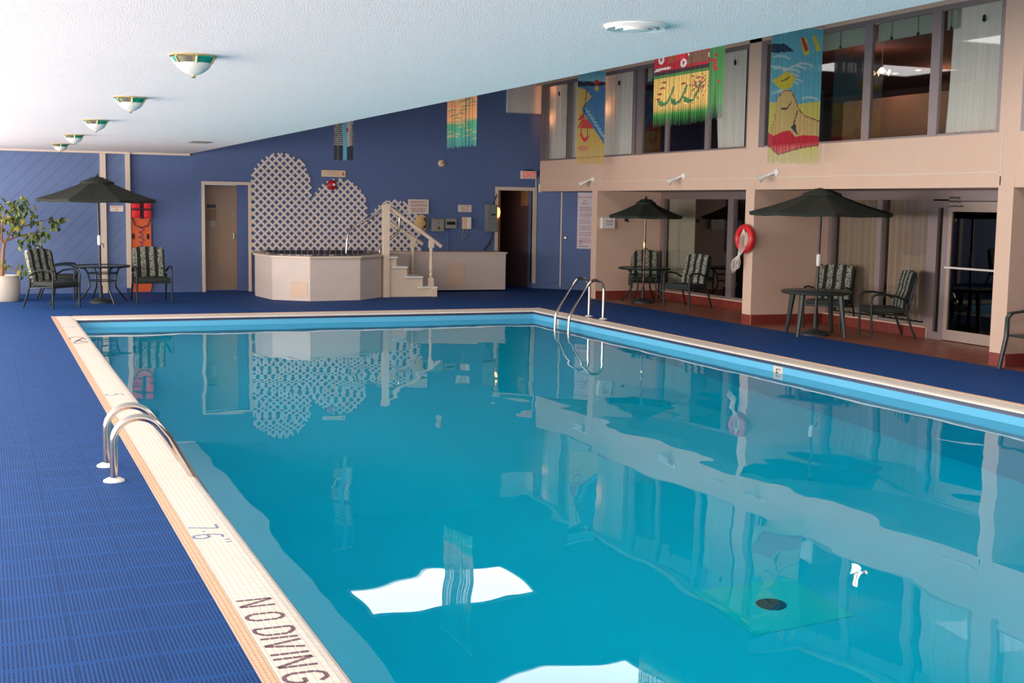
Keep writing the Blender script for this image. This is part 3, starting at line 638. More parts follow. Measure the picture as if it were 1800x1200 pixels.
# ------------------------------------------------------------------ ceiling fixtures
M_TEAL = mat('teal_glass', (20, 140, 116), .25, var=.05); M_DOME = mat('frosted_dome', (226, 222, 210), .35, var=.02)
ORD = ['nearest', 'second nearest', 'middle', 'second farthest', 'farthest']
LY = (7.65, 11.04, 14.45, 18.0, 21.2)
def dome_light():
    t = thing('ceiling_light', ORD[0] + ' flush dome light with brass and teal rim on the ceiling', 'ceiling light', (1.155, LY[0], ZC), 'dome lights on the low ceiling')
    c = (1.155, LY[0], ZC)
    MB().lathe([(.085, -.075), (.07, -.088), (.045, -.103), (.02, -.112), (0, -.114)] , c, 24).build('dome', M_DOME, t, True)
    MB().lathe([(.104, -.045), (.098, -.06), (.085, -.076)], c, 24).build('dome_rim', M_DOME, t, True)
    MB().lathe([(0, 0), (.134, 0), (.136, -.008), (.128, -.012), (.125, -.014)], c, 28).build('brass_ring', M_BRASS, t, True)
    for k in range(6):
        a0 = k * PI / 3 + .1 - PI / 2
        MB().lathe([(.126, -.013), (.105, -.044)], c, 6, None, a0, a0 + PI / 3 - .12).build('rim_panel', M_TEAL if k % 2 == 0 else M_BRASS, t, label='teal glass panel' if k % 2 == 0 else None)
        a = k * PI / 3 + .04 - PI / 2
        MB().tube([(c[0] + .127 * math.cos(a), c[1] + .127 * math.sin(a), ZC - .012), (c[0] + .104 * math.cos(a), c[1] + .104 * math.sin(a), ZC - .047)], .009, 6).build('clip', M_BRASS, t)
    MB().lathe([(.012, -.112), (.014, -.122), (.006, -.13), (0, -.132)], c, 10).build('finial', M_BRASS, t, True)
    return t
L0 = dome_light()
for k in range(1, 5): dup(L0, (1.155, LY[k], ZC), 0, ORD[k] + ' flush dome light with brass and teal rim on the ceiling')
v = thing('ceiling_diffuser', 'round white air diffuser near the edge of the low ceiling', 'vent', (2.81, 5.32, ZC))
MB().lathe([(0, 0), (.15, 0), (.15, -.006), (.135, -.018), (.11, -.012), (.105, -.004)], (2.81, 5.32, ZC), 32).build('outer_ring', M_WHITE, v, True)
MB().lathe([(.098, -.008), (.095, -.02), (.07, -.014), (.066, -.006)], (2.81, 5.32, ZC), 32).build('inner_ring', M_WHITE, v, True)
MB().lathe([(.06, -.01), (.058, -.024), (0, -.03)], (2.81, 5.32, ZC), 24).build('centre_disc', M_WHITE, v, True)
v = thing('ceiling_grille', 'small flat grille in the low ceiling near the blue wall', 'vent', (2.94, 18.93, ZC))
MB().box((2.80, 18.72, ZC - .012), (3.08, 19.14, ZC)).build('grille_frame', mat('grey_grille', (104, 100, 102), .6), v)
for k in range(5): MB().box((2.82 + k * .05, 18.74, ZC - .016), (2.835 + k * .05, 19.12, ZC - .011)).build('louvre', M_GREY, v)

# ------------------------------------------------------------------ pool ladders
def ladder(pth, ys, xf, label, treads_x):
    t = thing('pool_ladder', label, 'ladder', (xf, sum(ys) / 2, 0))
    for y in ys:
        pts = [(x, y, z) for x, z in pth]
        MB().tube(pts, .023, 10).build('rail', M_STEEL, t, True)
        MB().lathe([(.024, .022), (.04, .02), (.062, .008), (.064, 0), (0, 0)], (xf, y, 0), 18).build('flange', M_WHITE, t, True, 'white plastic floor flange')
    for z in (-.55, -.85):
        MB().box((treads_x - .04, min(ys), z), (treads_x + .04, max(ys), z + .03)).build('tread', M_STEEL, t)
    return t
p1 = [(.695, 0)] + [(.695, .23)] + [(x, z) for x, _, z in arc((.843, 0, .235), .148, PI, .62, 12, 'xz')] + [(1.02, .25), (1.16, .0), (1.235, -.12), (1.262, -.2), (1.268, -1.0)]
ladder(p1, (7.9, 8.37), .695, 'bent steel pool ladder on the near left coping', 1.275)
p2 = [(8.63, 0)] + [(x, z) for x, _, z in arc((8.49, 0, .45), .14, 0, PI - .62, 12, 'xz')] + [(8.33, .47), (8.09, .10), (8.07, .05), (8.06, -.05), (8.05, -1.0)]
ladder(p2, (17.16, 17.65), 8.63, 'bent steel pool ladder at the far right corner of the pool', 8.05)

# ------------------------------------------------------------------ patio furniture
M_SEAT = mat('charcoal_seat_fabric', (40, 46, 42), .85, var=.3, scale=60)
def patio_chair():
    t = thing('patio_chair', 'dark green patio chair with striped floral cushions at the far left, beside the potted tree', 'chair', (0, 0, 0), 'striped patio chairs')
    W = .275
    for s in (-1, 1):
        x = s * W
        # front leg rises and bends back into the arm
        MB().tube([(x * 1.02, -.27, 0), (x * 1.02, -.275, .30), (x * 1.03, -.285, .48)] + [(x * 1.03, -.215 + .07 * math.cos(a), .50 + .085 * math.sin(a)) for a in (PI, 2.6, 2.1, 1.7)], .016, 8).build('leg', M_GREEN, t, True)
        MB().tube([(x * 1.04, -.225, .585), (x * 1.06, -.10, .59), (x * 1.05, .06, .565), (x * 1.0, .19, .50)], .02, 8, flat=.7).build('armrest', M_GREEN, t, True)
        MB().tube([(x, .19, .46), (x, .20, .33), (x * 1.02, .26, .16), (x * 1.04, .33, 0)], .016, 8).build('leg', M_GREEN, t, True)
    MB().tube([(-W, -.265, .33), (W, -.265, .33), (W, .20, .31), (-W, .20, .31)], .015, 8, closed=True).build('seat_frame', M_GREEN, t, True)
    MB().tube([(-W * .92, .20, .30), (-W * .93, .24, .5), (-W * .9, .315, .80), (-W * .55, .335, .875), (0, .34, .895), (W * .55, .335, .875), (W * .9, .315, .80), (W * .93, .24, .5), (W * .92, .20, .30)], .014, 8).build('back_frame', M_GREEN, t, True)
    sc = MB().box((-W * .95, -.29, .335), (W * .95, .2, .41), bev=.03); sc.build('seat_cushion', M_SEAT, t, True)
    b = MB(); n = 7; prof = [(.165, .40), (.19, .52), (.222, .64), (.258, .76), (.278, .84), (.285, .885)]
    def row(y, z, d, kx): return [b.bm.verts.new((W * .93 * kx * (-1 + 2 * i / n), y + d - (.012 if d < 0 else 0) * 0, z + (.02 * (1 - (-1 + 2 * i / n) ** 2) if z > .87 else 0))) for i in range(n + 1)]
    F = []; B = []
    for k, (y, z) in enumerate(prof):
        bul = (-.028 if k in (1, 3, 4) else -.014); kx = .9 if k == len(prof) - 1 else 1
        F.append(row(y, z, bul, kx)); B.append(row(y, z, .04, kx))
    for k in range(len(prof) - 1):
        for i in range(n):
            b.bm.faces.new((F[k][i], F[k][i + 1], F[k + 1][i + 1], F[k + 1][i])); b.bm.faces.new((B[k][i + 1], B[k][i], B[k + 1][i], B[k + 1][i + 1]))
        b.bm.faces.new((B[k][0], F[k][0], F[k + 1][0], B[k + 1][0])); b.bm.faces.new((F[k][n], B[k][n], B[k + 1][n], F[k + 1][n]))
    for i in range(n):
        b.bm.faces.new((F[-1][i], F[-1][i + 1], B[-1][i + 1], B[-1][i])); b.bm.faces.new((B[0][i], B[0][i + 1], F[0][i + 1], F[0][i]))
    b.build('back_cushion', M_CUSH, t, True)
    for z in (.52,):
        MB().tube([(-W * .93, .245, z), (0, .255, z), (W * .93, .245, z)], .01, 6).build('back_rail', M_GREEN, t, True)
    return t
C0 = patio_chair()
chairs = [((.985, 20.96), 43, None), ((1.16, 22.75), 82, 'striped patio chair turned sideways behind the table at the left umbrella'),
    ((2.58, 21.86), 3, 'striped patio chair facing the pool in front of the orange spine board'),
    ((11.28, 20.75), -24, 'striped patio chair behind the glass table under the far bay umbrella'),
    ((11.12, 18.95), -70, 'striped patio chair facing left in front of the dark far bay glass'),
    ((11.33, 15.25), -58, 'striped patio chair behind the green resin table in the middle bay'),
    ((11.28, 13.93), -112, 'striped patio chair seen from its side before the curtained glass')]
for (x, y), r, lab in chairs:
    if lab is None: C0.location = (x, y, 0); C0.rotation_euler = (0, 0, math.radians(r))
    else: dup(C0, (x, y, 0), math.radians(r), lab)
def glass_table(cx, cy, z, r, label, a0=0):
    t = thing('patio_table', label, 'table', (cx, cy, 0))
    MB().lathe([(.02, z - .008), (r - .02, z - .008), (r - .02, z), (.02, z)], (cx, cy, 0), 32).build('glass_top', mat('dark_table_glass', (54, 62, 60), .12, var=0), t, True)
    MB().tube([(cx + (r - .01) * math.cos(a), cy + (r - .01) * math.sin(a), z - .006) for a in [2 * PI * k / 32 for k in range(32)]], .016, 8, closed=True).build('rim', M_GREEN, t, True)
    for k in range(4):
        a = a0 + k * PI / 2; c, s = math.cos(a), math.sin(a)
        MB().tube([(cx + c * q * r, cy + s * q * r, h * z) for q, h in ((.86, .97), (.66, .93), (.56, .8), (.5, .6), (.52, .42), (.72, .22), (.92, .06), (.95, 0))], .015, 8).build('leg', M_GREEN, t, True)
    for q, h in ((.555, .80), (.5, .6)):
        MB().tube([(cx + q * r * math.cos(a), cy + q * r * math.sin(a), h * z) for a in [2 * PI * k / 24 for k in range(24)]], .009, 6, closed=True).build('brace_ring', M_GREEN, t, True)
    return t
glass_table(1.79, 21.75, .605, .44, 'round glass patio table under the left umbrella', .35)
glass_table(10.88, 20.05, .615, .46, 'round glass patio table under the far bay umbrella', .6)
rt = thing('resin_table', 'round dark green resin table under the middle bay umbrella', 'table', (10.43, 14.33, 0))
MB().lathe([(.03, .565), (.44, .565), (.47, .575), (.475, .6), (.46, .612), (.03, .616)], (10.43, 14.33, 0), 32).build('tabletop', M_CHAIRP, rt, True)
for k in range(4):
    a = .42 + k * PI / 2; c, s = math.cos(a), math.sin(a)
    MB().tube([(10.43 + c * .36, 14.33 + s * .36, .58), (10.43 + c * .40, 14.33 + s * .40, .3), (10.43 + c * .45, 14.33 + s * .45, 0)], [.045, .034, .024], 8).build('leg', M_CHAIRP, rt, True)
def umbrella(cx, cy, top, edge, r, label, m_pole, a0=0, base_r=.2, lean=(0, 0), vent=True):
    t = thing('patio_umbrella', label, 'umbrella', (cx, cy, 0))
    def P(z): return (cx + lean[0] * z / top, cy + lean[1] * z / top)
    n = 8; b = MB(); hub = top - .03
    apx = P(top); V = []
    rings = [(.10, hub - .012)] + [(r * q, hub - (hub - edge) * (q ** 1.08) - .03 * math.sin(PI * q)) for q in (.3, .5, .7, .86, 1.0)]
    c0 = b.bm.verts.new((apx[0], apx[1], hub)); prev = None
    for rr_, z in rings:
        row = []
        for k in range(n * 2):
            a = a0 + k * PI / n; mid = k % 2
            q = rr_ * (math.cos(PI / n) * .985 if mid else 1); zz = z - (.012 if mid else 0) * rr_ / r
            row.append(b.bm.verts.new((apx[0] + q * math.cos(a), apx[1] + q * math.sin(a), zz)))
        if prev is None:
            for k in range(2 * n): b.bm.faces.new((c0, row[k], row[(k + 1) % (2 * n)]))
        else:
            for k in range(2 * n): b.bm.faces.new((prev[k], row[k], row[(k + 1) % (2 * n)], prev[(k + 1) % (2 * n)]))
        prev = row
    low = [b.bm.verts.new((v_.co.x * 1 + (apx[0] - v_.co.x) * .01, v_.co.y + (apx[1] - v_.co.y) * .01, v_.co.z - .045)) for v_ in prev]
    for k in range(2 * n): b.bm.faces.new((prev[k], low[k], low[(k + 1) % (2 * n)], prev[(k + 1) % (2 * n)]))
    b.build('canopy', M_UMB, t)
    if vent:
        b = MB(); vr = r * .27; vz = hub - (hub - edge) * .245 + .004
        b.lathe([(0, hub + .010), (vr * .5, (hub + vz) / 2 + .008), (vr, vz), (vr, vz - .03)], (apx[0], apx[1], 0), 16); b.build('vent_flap', M_UMB, t)
    MB().lathe([(.014, 0), (.022, .015), (.02, .035), (0, .05)], (apx[0], apx[1], top - .03), 10).build('finial', M_BLACK, t, True)
    b0 = P(.05); MB().tube([(b0[0], b0[1], .05), (*P(top * .5), top * .5), (apx[0], apx[1], top - .03)], .019, 10).build('pole', m_pole, t, True)
    for k in range(n):
        a = a0 + 2 * k * PI / n
        rb = MB().tube([(apx[0] + .03 * math.cos(a), apx[1] + .03 * math.sin(a), hub - .02)] + [(apx[0] + r * q * math.cos(a), apx[1] + r * q * math.sin(a), hub - (hub - edge) * (q ** 1.08) - .03 * math.sin(PI * q) - .014) for q in (.3, .6, .98)], .007, 5).build('rib', M_BLACK, t)
        h2 = P(edge - .03); MB().tube([(h2[0] + .03 * math.cos(a), h2[1] + .03 * math.sin(a), edge - .02), (apx[0] + r * .5 * math.cos(a), apx[1] + r * .5 * math.sin(a), hub - (hub - edge) * .5 - .05)], .006, 5).build('strut', M_BLACK, rb)
    h2 = P(edge); MB().lathe([(.03, -.03), (.036, 0), (.03, .04)], (h2[0], h2[1], edge), 10).build('runner', M_GREY, t, True)
    h3 = P(1.02); cb = MB().lathe([(.022, -.08), (.03, -.06), (.03, .06), (.022, .08)], (h3[0], h3[1], 1.02), 12).build('crank_case', M_WHITE if m_pole is not M_REDPOLE else M_BRASS, t, True)
    MB().tube([(h3[0] + .03, h3[1] - .01, .97), (h3[0] + .06, h3[1] - .02, .95), (h3[0] + .065, h3[1] - .02, .90)], .008, 6).build('crank_handle', M_BLACK, cb)
    MB().lathe([(0, 0), (base_r, 0), (base_r, .025), (base_r * .85, .05), (base_r * .35, .075), (.03, .09), (.028, .28), (.0, .28)], (b0[0], b0[1], 0), 24).build('base', mat('base_cast_iron', (40, 46, 46), .5, var=.1), t, True)
    return t
M_REDPOLE = mat('varnished_red_pole', (120, 48, 38), .25, var=.1, coat=.5); M_POLE = mat('dark_steel_pole', (46, 44, 46), .3, .5, var=0)
umbrella(1.765, 21.75, 2.075, 1.68, .985, 'open dark green umbrella over the far left table', M_POLE, .26, .19, (-.03, 0))
umbrella(10.85, 20.02, 1.87, 1.545, .66, 'smaller dark umbrella with a reddish pole in the far bay', M_REDPOLE, .1, .2, (0, -.02))
umbrella(10.43, 14.33, 2.02, 1.66, .965, 'large dark green umbrella in the middle bay beside the life ring', M_POLE, .34, .2, (.02, 0))
# resin armchair cut by the right edge
rc = thing('resin_armchair', 'green resin armchair cut off by the right edge of the photo', 'chair', (10.5, 10.375, 0))
Mx = Matrix.Translation((10.5, 10.375, 0)) @ Matrix.Rotation(math.radians(-95), 4, 'Z')
MB().box((-.25, -.24, .36), (.25, .22, .385), Mx, .012).build('seat', M_CHAIRP, rc, True)
for s in (-1, 1):
    MB().tube([Mx @ Vector(p) for p in ((s * .30, -.30, 0), (s * .27, -.25, .36), (s * .28, -.24, .56), (s * .28, -.19, .61))], [.022, .028, .026, .024], 8).build('leg', M_CHAIRP, rc, True)
    MB().tube([Mx @ Vector(p) for p in ((s * .28, -.22, .61), (s * .285, -.05, .625), (s * .27, .12, .68), (s * .25, .22, .78))], .03, 8, flat=.5).build('armrest', M_CHAIRP, rc, True)
    MB().tube([Mx @ Vector(p) for p in ((s * .28, .32, 0), (s * .25, .22, .36))], [.022, .03], 8).build('leg', M_CHAIRP, rc, True)
for k in range(6):
    x = -.2 + .08 * k; MB().tube([Mx @ Vector(p) for p in ((x, .22, .38), (x, .27, .62), (x * .95, .33, .88))], .026, 6, flat=.35).build('back_slat', M_CHAIRP, rc, True)
MB().tube([Mx @ Vector(p) for p in ((-.25, .22, .36), (-.25, .27, .62), (-.2, .33, .87), (0, .34, .92), (.2, .33, .87), (.25, .27, .62), (.25, .22, .36))], .024, 8).build('back_frame', M_CHAIRP, rc, True)

# ------------------------------------------------------------------ potted fig tree
tr = thing('potted_fig', 'leafy fig tree in a round cream pot at the far left', 'plant', (.27, 22.45, 0))
tx, ty = .27, 22.45
MB().lathe([(0, 0), (.255, 0), (.275, .05), (.285, .33), (.262, .36), (.262, .415), (.24, .42), (.235, .36), (0, .35)], (tx, ty, 0), 32).build('pot', mat('cream_pot', (206, 196, 182), .6, var=.05), tr, True)
MB().lathe([(0, .375), (.237, .37)], (tx, ty, 0), 20).build('soil', mat('dry_leaf_mulch', (150, 116, 76), .95, var=.4, scale=40, bump=.8), tr)
M_BARK = mat('fig_bark', (136, 100, 74), .85, var=.2, scale=25)
br = [([(0, 0, .37), (.02, 0, .6), (.03, 0, .80), (.05, 0, .93)], [.04, .034, .03, .028]), ([(.05, 0, .93), (-.08, .02, 1.1), (-.22, .05, 1.24), (-.32, .02, 1.4)], [.024, .02, .015, .008]), ([(.05, 0, .93), (.13, 0, 1.08), (.2, -.05, 1.25), (.3, -.05, 1.5)], [.022, .018, .013, .006]), ([(.09, 0, .98), (.25, .05, 1.05), (.45, .1, 1.1), (.62, .1, 1.12)], [.016, .012, .009, .005]), ([(.16, 0, 1.15), (.36, .06, 1.22), (.6, .1, 1.3), (.82, .08, 1.36)], [.013, .01, .008, .004]), ([(.02, 0, 1.0), (.02, -.1, 1.2), (.05, -.15, 1.4), (.1, -.1, 1.55)], [.018, .014, .01, .005]), ([(.03, 0, .55), (.12, 0, .56), (.3, .02, .5)], [.008, .006, .004]), ([(.02, 0, .62), (-.08, -.03, .62)], [.008, .004])]
for pts, rs_ in br: MB().tube([(tx + x, ty + y, z) for x, y, z in pts], rs_, 7).build('branch', M_BARK, tr, True)
LEAFM = [mat('fig_leaf_green', (104, 128, 62), .5, var=.25, scale=9, trans=.25), mat('fig_leaf_light', (178, 170, 78), .5, var=.2, scale=9, trans=.25), mat('fig_leaf_dark', (58, 76, 50), .5, var=.2, scale=9, trans=.15)]
def leaf_mesh(m):
    b = MB(); L, Wd = .092, .029
    pr = [(0, 0), (.25, .75), (.5, 1), (.75, .7), (1, 0)]; mid = [b.bm.verts.new((0, L * u, -.012 * math.sin(PI * u))) for u, _ in pr]
    l = [b.bm.verts.new((-Wd * v_, L * u, .012)) for u, v_ in pr[1:-1]]; r_ = [b.bm.verts.new((Wd * v_, L * u, .012)) for u, v_ in pr[1:-1]]
    for side in (l, r_):
        b.bm.faces.new((mid[0], side[0], mid[1])); b.bm.faces.new((mid[1], side[0], side[1], mid[2])); b.bm.faces.new((mid[2], side[1], side[2], mid[3])); b.bm.faces.new((mid[3], side[2], mid[4]))
    return b.mesh('leaf', m, True)
LM = [leaf_mesh(m) for m in LEAFM]; rg = random.Random(11)
clusters = [(-.2, 1.42, .2, 46), (.08, 1.38, .18, 44), (.3, 1.45, .16, 44), (.42, 1.62, .1, 16), (.18, 1.2, .15, 26), (-.1, 1.2, .16, 26), (.62, 1.1, .11, 32), (.5, 1.04, .09, 16), (.82, 1.34, .07, 12), (.95, 1.36, .06, 8), (.85, 1.24, .07, 14), (.55, 1.34, .07, 8), (.05, .60, .07, 12), (.33, .52, .08, 14), (.25, 1.55, .1, 14), (-.05, 1.62, .1, 8), (.35, 1.0, .08, 8)]
for cx_, cz_, rad, n_ in clusters:
    for _ in range(int(n_ * .86)):
        o = bpy.data.objects.new('leaf', LM[rg.choices((0, 1, 2), (5, 4, 3))[0]]); COL.objects.link(o); o.parent = tr
        o.location = (cx_ + rg.gauss(0, rad * .6), rg.gauss(0, rad * .6), cz_ + rg.gauss(0, rad * .55)); o.rotation_euler = (rg.uniform(-1.9, -.3), rg.uniform(-.6, .6), rg.uniform(0, 2 * PI)); s_ = rg.uniform(.85, 1.4); o.scale = (s_, s_, s_)

# ------------------------------------------------------------------ spine board
sb = thing('spine_board', 'orange rescue spine board with red head blocks leaning on the wall', 'board', (2.64, YB - .06, 0))
M_OR = mat('orange_board', (214, 92, 40), .45, var=.06); M_RB = mat('red_foam', (214, 24, 40), .6, var=.05); M_STRAP = mat('dark_strap', (50, 36, 52), .8, var=.1)
bo = MB(); bo.prism([(2.48, .02), (2.80, .02), (2.83, .1), (2.83, 1.66), (2.76, 1.72), (2.55, 1.72), (2.48, 1.66)], 1, YB - .06, YB - .03); bo.build('board', M_OR, sb)
for x0, x1 in ((2.50, 2.64), (2.70, 2.83)):
    for z0, z1 in ((1.36, 1.50), (1.52, 1.68)): MB().box((x0, YB - .16, z0), (x1, YB - .06, z1), bev=.02).build('head_block', M_RB, sb, True)
MB().box((2.65, YB - .12, 1.34), (2.69, YB - .06, 1.70)).build('strap', M_STRAP, sb)
MB().box((2.48, YB - .167, 1.50), (2.84, YB - .155, 1.525)).build('strap', M_STRAP, sb)
MB().tube([(2.5, YB - .075, 1.36), (2.55, YB - .08, 1.22), (2.66, YB - .08, 1.18), (2.77, YB - .08, 1.22), (2.82, YB - .075, 1.34)], .009, 6).build('strap', M_STRAP, sb)
for z in (1.02, .72, .42):
    for x in (2.51, 2.765): MB().lathe([(0, .004), (.024, .004), (.028, 0)], (x + .01, YB - .061, z), 12, Matrix.Rotation(PI / 2, 3, 'X') @ Matrix.Scale(2.0, 3, Vector((0, 1, 0)))).build('hand_hole', M_BLACK, sb)
zz = MB()
for k in range(7): zz.tube([(2.60 + .02 * (k % 2), YB - .066, 1.2 - k * .09), (2.71 - .03 * (k % 2), YB - .07, 1.14 - k * .09), (2.61 + .02 * (k % 3), YB - .066, 1.09 - k * .09)], .009, 5)
zz.build('spider_strap', mat('blue_strap', (70, 72, 116), .8, var=.1), sb)

# ------------------------------------------------------------------ signs and devices on the end wall
def wall_sign(name, x0, x1, z0, z1, label, lines, m=M_SIGN, tm_=M_REDTXT, cat='sign', y=YB):
    t = thing(name, label, cat, ((x0 + x1) / 2, y, z0))
    MB().box((x0, y - .014, z0), (x1, y, z1), bev=.003).build('board', m, t)
    for s, z, sz in lines: text('sign_lettering', s, tm_, t, ((x0 + x1) / 2, y - .015, z), ROT_BACK, sz)
    return t
wall_sign('emergency_phone_sign', 7.725, 8.15, 1.49, 1.775, 'white and red EMERGENCY TELEPHONE sign above the wall phone', (('EMERGENCY', 1.72, .062), ('TELEPHONE', 1.655, .062), ('DIRECT LINE TO', 1.59, .042), ('FRONT DESK', 1.545, .046)), y=YB - .028)
wall_sign('notice_sign', 8.78, 9.065, 1.54, 1.68, 'small white three line notice above the soap dispenser', (('STOP PUMP', 1.645, .038), ('AND CALL', 1.61, .034), ('THE DESK', 1.573, .034)))
wall_sign('rescue_sign', 2.125, 2.355, 1.465, 1.57, 'small white sign with orange lettering between the trim posts', (('EMERGENCY', 1.545, .032), ('USE', 1.515, .026), ('ONLY', 1.488, .03)), tm_=mat('orange_lettering', (206, 92, 60), .6, var=0), y=YB)
fa = wall_sign('fire_notice', 6.0, 6.47, 2.175, 2.30, 'cream notice board above the red fire alarm bell', (('IN CASE OF FIRE', 2.265, .034), ('CALL FIRE DEPT', 2.22, .034)), mat('cream_sign', (226, 204, 168), .5), mat('faded_orange_print', (200, 140, 100), .6, var=0))
MB().prism([(6.40, 2.2), (6.44, 2.2), (6.445, 2.24), (6.43, 2.285), (6.41, 2.26), (6.40, 2.25)], 1, YB - .016, YB - .013).build('flame_mark', mat('flame_orange', (214, 110, 50), .6, var=0), fa)
al = thing('fire_alarm_bell', 'round red fire alarm bell mounted on the white lattice', 'alarm bell', (6.19, YB - .05, 1.93))
RX = Matrix.Rotation(PI / 2, 3, 'X')
MB().lathe([(.03, .0), (.092, .0), (.095, .02), (.08, .05), (.045, .065), (0, .068)], (6.19, YB - .045, 2.02), 24, RX).build('gong', mat('red_enamel', (176, 14, 36), .3, var=0), al, True)
MB().lathe([(.028, .06), (.026, .075), (0, .078)], (6.215, YB - .045, 2.025), 14, RX).build('boss', M_WHITE, al, True, 'white centre boss')
MB().box((6.14, YB - .046, 1.97), (6.24, YB - .004, 2.07)).build('back_box', mat('red_enamel', (176, 14, 36)), al)
ph = thing('wall_telephone', 'oval beige emergency telephone with a black handset', 'telephone', (8.02, YB, 1.13))
MB().lathe([(.02, .0), (.135, .0), (.135, .03), (.10, .045), (0, .05)], (8.0, YB - .005, 1.305), 28, RX @ Matrix.Scale(1.3, 3, Vector((0, 1, 0)))).build('housing', mat('beige_plastic', (214, 180, 122), .5, var=.04), ph, True)
MB().tube([(8.04, YB - .07, 1.40), (8.075, YB - .085, 1.375), (8.085, YB - .09, 1.31), (8.075, YB - .085, 1.25), (8.04, YB - .07, 1.225)], [.024, .018, .014, .018, .024], 8).build('handset', M_BLACK, ph, True)
MB().tube([(8.03, YB - .06, 1.22), (7.99, YB - .06, 1.12), (7.98, YB - .05, 1.03), (8.0, YB - .03, 1.16)], .006, 6).build('cord', M_BLACK, ph, True)
def wall_box(name, x0, x1, z0, z1, d, m, label, cat):
    t = thing(name, label, cat, ((x0 + x1) / 2, YB, z0)); MB().box((x0, YB - d, z0), (x1, YB, z1), bev=.008).build('case', m, t); return t
t = wall_box('alarm_panel', 8.215, 8.465, 1.15, 1.405, .08, M_GREY, 'grey alarm panel with red button right of the telephone', 'control box')
MB().box((8.26, YB - .083, 1.375), (8.42, YB - .08, 1.387)).build('label_strip', M_REDTXT, t); MB().lathe([(.017, 0), (.016, .012), (0, .014)], (8.345, YB - .08, 1.24), 12, RX).build('red_button', mat('red_enamel', (1, 1, 1)), t); MB().lathe([(.012, 0), (0, .01)], (8.345, YB - .08, 1.32), 10, RX).build('indicator', M_BLACK, t); MB().box((8.325, YB - .095, 1.195), (8.37, YB - .08, 1.215)).build('latch', M_BLACK, t)
t = wall_box('timer_box', 8.495, 8.73, 1.21, 1.405, .07, M_GREY, 'grey timer box with a dark window beside the alarm panel', 'control box')
MB().box((8.52, YB - .074, 1.285), (8.70, YB - .07, 1.345)).build('window', M_BLACK, t); MB().tube([(8.57, YB - .02, 1.21), (8.57, YB - .02, .77)], .012, 8).build('conduit', mat('blue_conduit', (84, 104, 160), .6), t)
t = wall_box('soap_dispenser', 8.86, 9.035, 1.20, 1.44, .09, M_BEIGE, 'cream dispenser with hanging hoses under the small notice', 'dispenser')
MB().box((8.955, YB - .105, 1.21), (9.03, YB - .09, 1.435), bev=.006).build('front_cover', M_WHITE, t)
for dx in (0, .06): MB().tube([(8.89 + dx, YB - .04, 1.2), (8.87 + dx, YB - .04, 1.1), (8.86 + dx * .4, YB - .03, .98)], .005, 6).build('hose', M_GREY, t)
t = wall_box('electrical_cabinet', 9.345, 9.57, 1.15, 1.70, .15, mat('grey_cabinet', (120, 124, 122), .5, var=.04), 'tall grey electrical cabinet beside the exit doorway', 'control box')
MB().box((9.43, YB - .153, 1.48), (9.53, YB - .15, 1.51)).build('maker_label', M_BLACK, t); MB().lathe([(.012, 0), (0, .02)], (9.40, YB - .15, 1.42), 10, RX).build('latch', M_BLACK, t)
MB().tube([(9.50, YB - .06, 1.15), (9.49, YB - .06, 1.02), (9.42, YB - .06, .9), (9.32, YB - .06, .78)], .014, 8).build('cable', M_BLACK, t, True)
MB().tube([(9.52, YB - .05, 1.70), (9.55, YB - .05, 1.80), (9.59, YB - .05, 1.9)], .012, 8).build('conduit', M_BLACK, t, True)
t = thing('round_sensor', 'small round beige sensor high on the blue wall', 'sensor', (8.42, YB, 2.43)); MB().lathe([(0, 0), (.07, 0), (.072, .02), (.05, .05), (0, .055)], (8.42, YB, 2.49), 20, RX).build('housing', M_BEIGE, t, True); MB().lathe([(.022, .05), (0, .066)], (8.44, YB, 2.5), 10, RX).build('lens', M_BLACK, t)
ex = thing('exit_sign', 'lit EXIT sign with red letters over the corner doorway', 'sign', (10.28, YB, 2.22)); MB().box((10.115, YB - .09, 2.225), (10.44, YB, 2.385), bev=.006).build('case', M_SIGN, ex)
M_EXITL = mat('lit_red_letters', (200, 24, 36), .5, var=0, emit=(255, 30, 50), estr=.5)
text('exit_letters', 'EXIT', M_EXITL, ex, (10.278, YB - .0915, 2.305), ROT_BACK, .155, spacing=.95); MB().box((10.2, YB - .07, 2.385), (10.37, YB - .03, 2.41)).build('mount', M_BLACK, ex)
MB().tube([(10.455, YB - .03, 2.055), (10.455, YB - .03, 2.24), (10.5, YB - .04, 2.25)], .01, 8).build('conduit', M_WHITE, ex)
pw = thing('lounge_pane', 'small pale framed pane high on the blue wall beside the upper windows', 'window pane', (10.17, YB, 3.55))
MB().box((9.81, YB - .05, 3.55), (10.55, YB - .035, 4.14)).build('pane', M_CURT, pw); MB().box((9.785, YB - .06, 3.55), (9.81, YB, 4.14)).build('side_frame', M_WHITE, pw); MB().box((9.785, YB - .06, 3.535), (10.55, YB, 3.55)).build('bottom_frame', M_TRIM, pw)

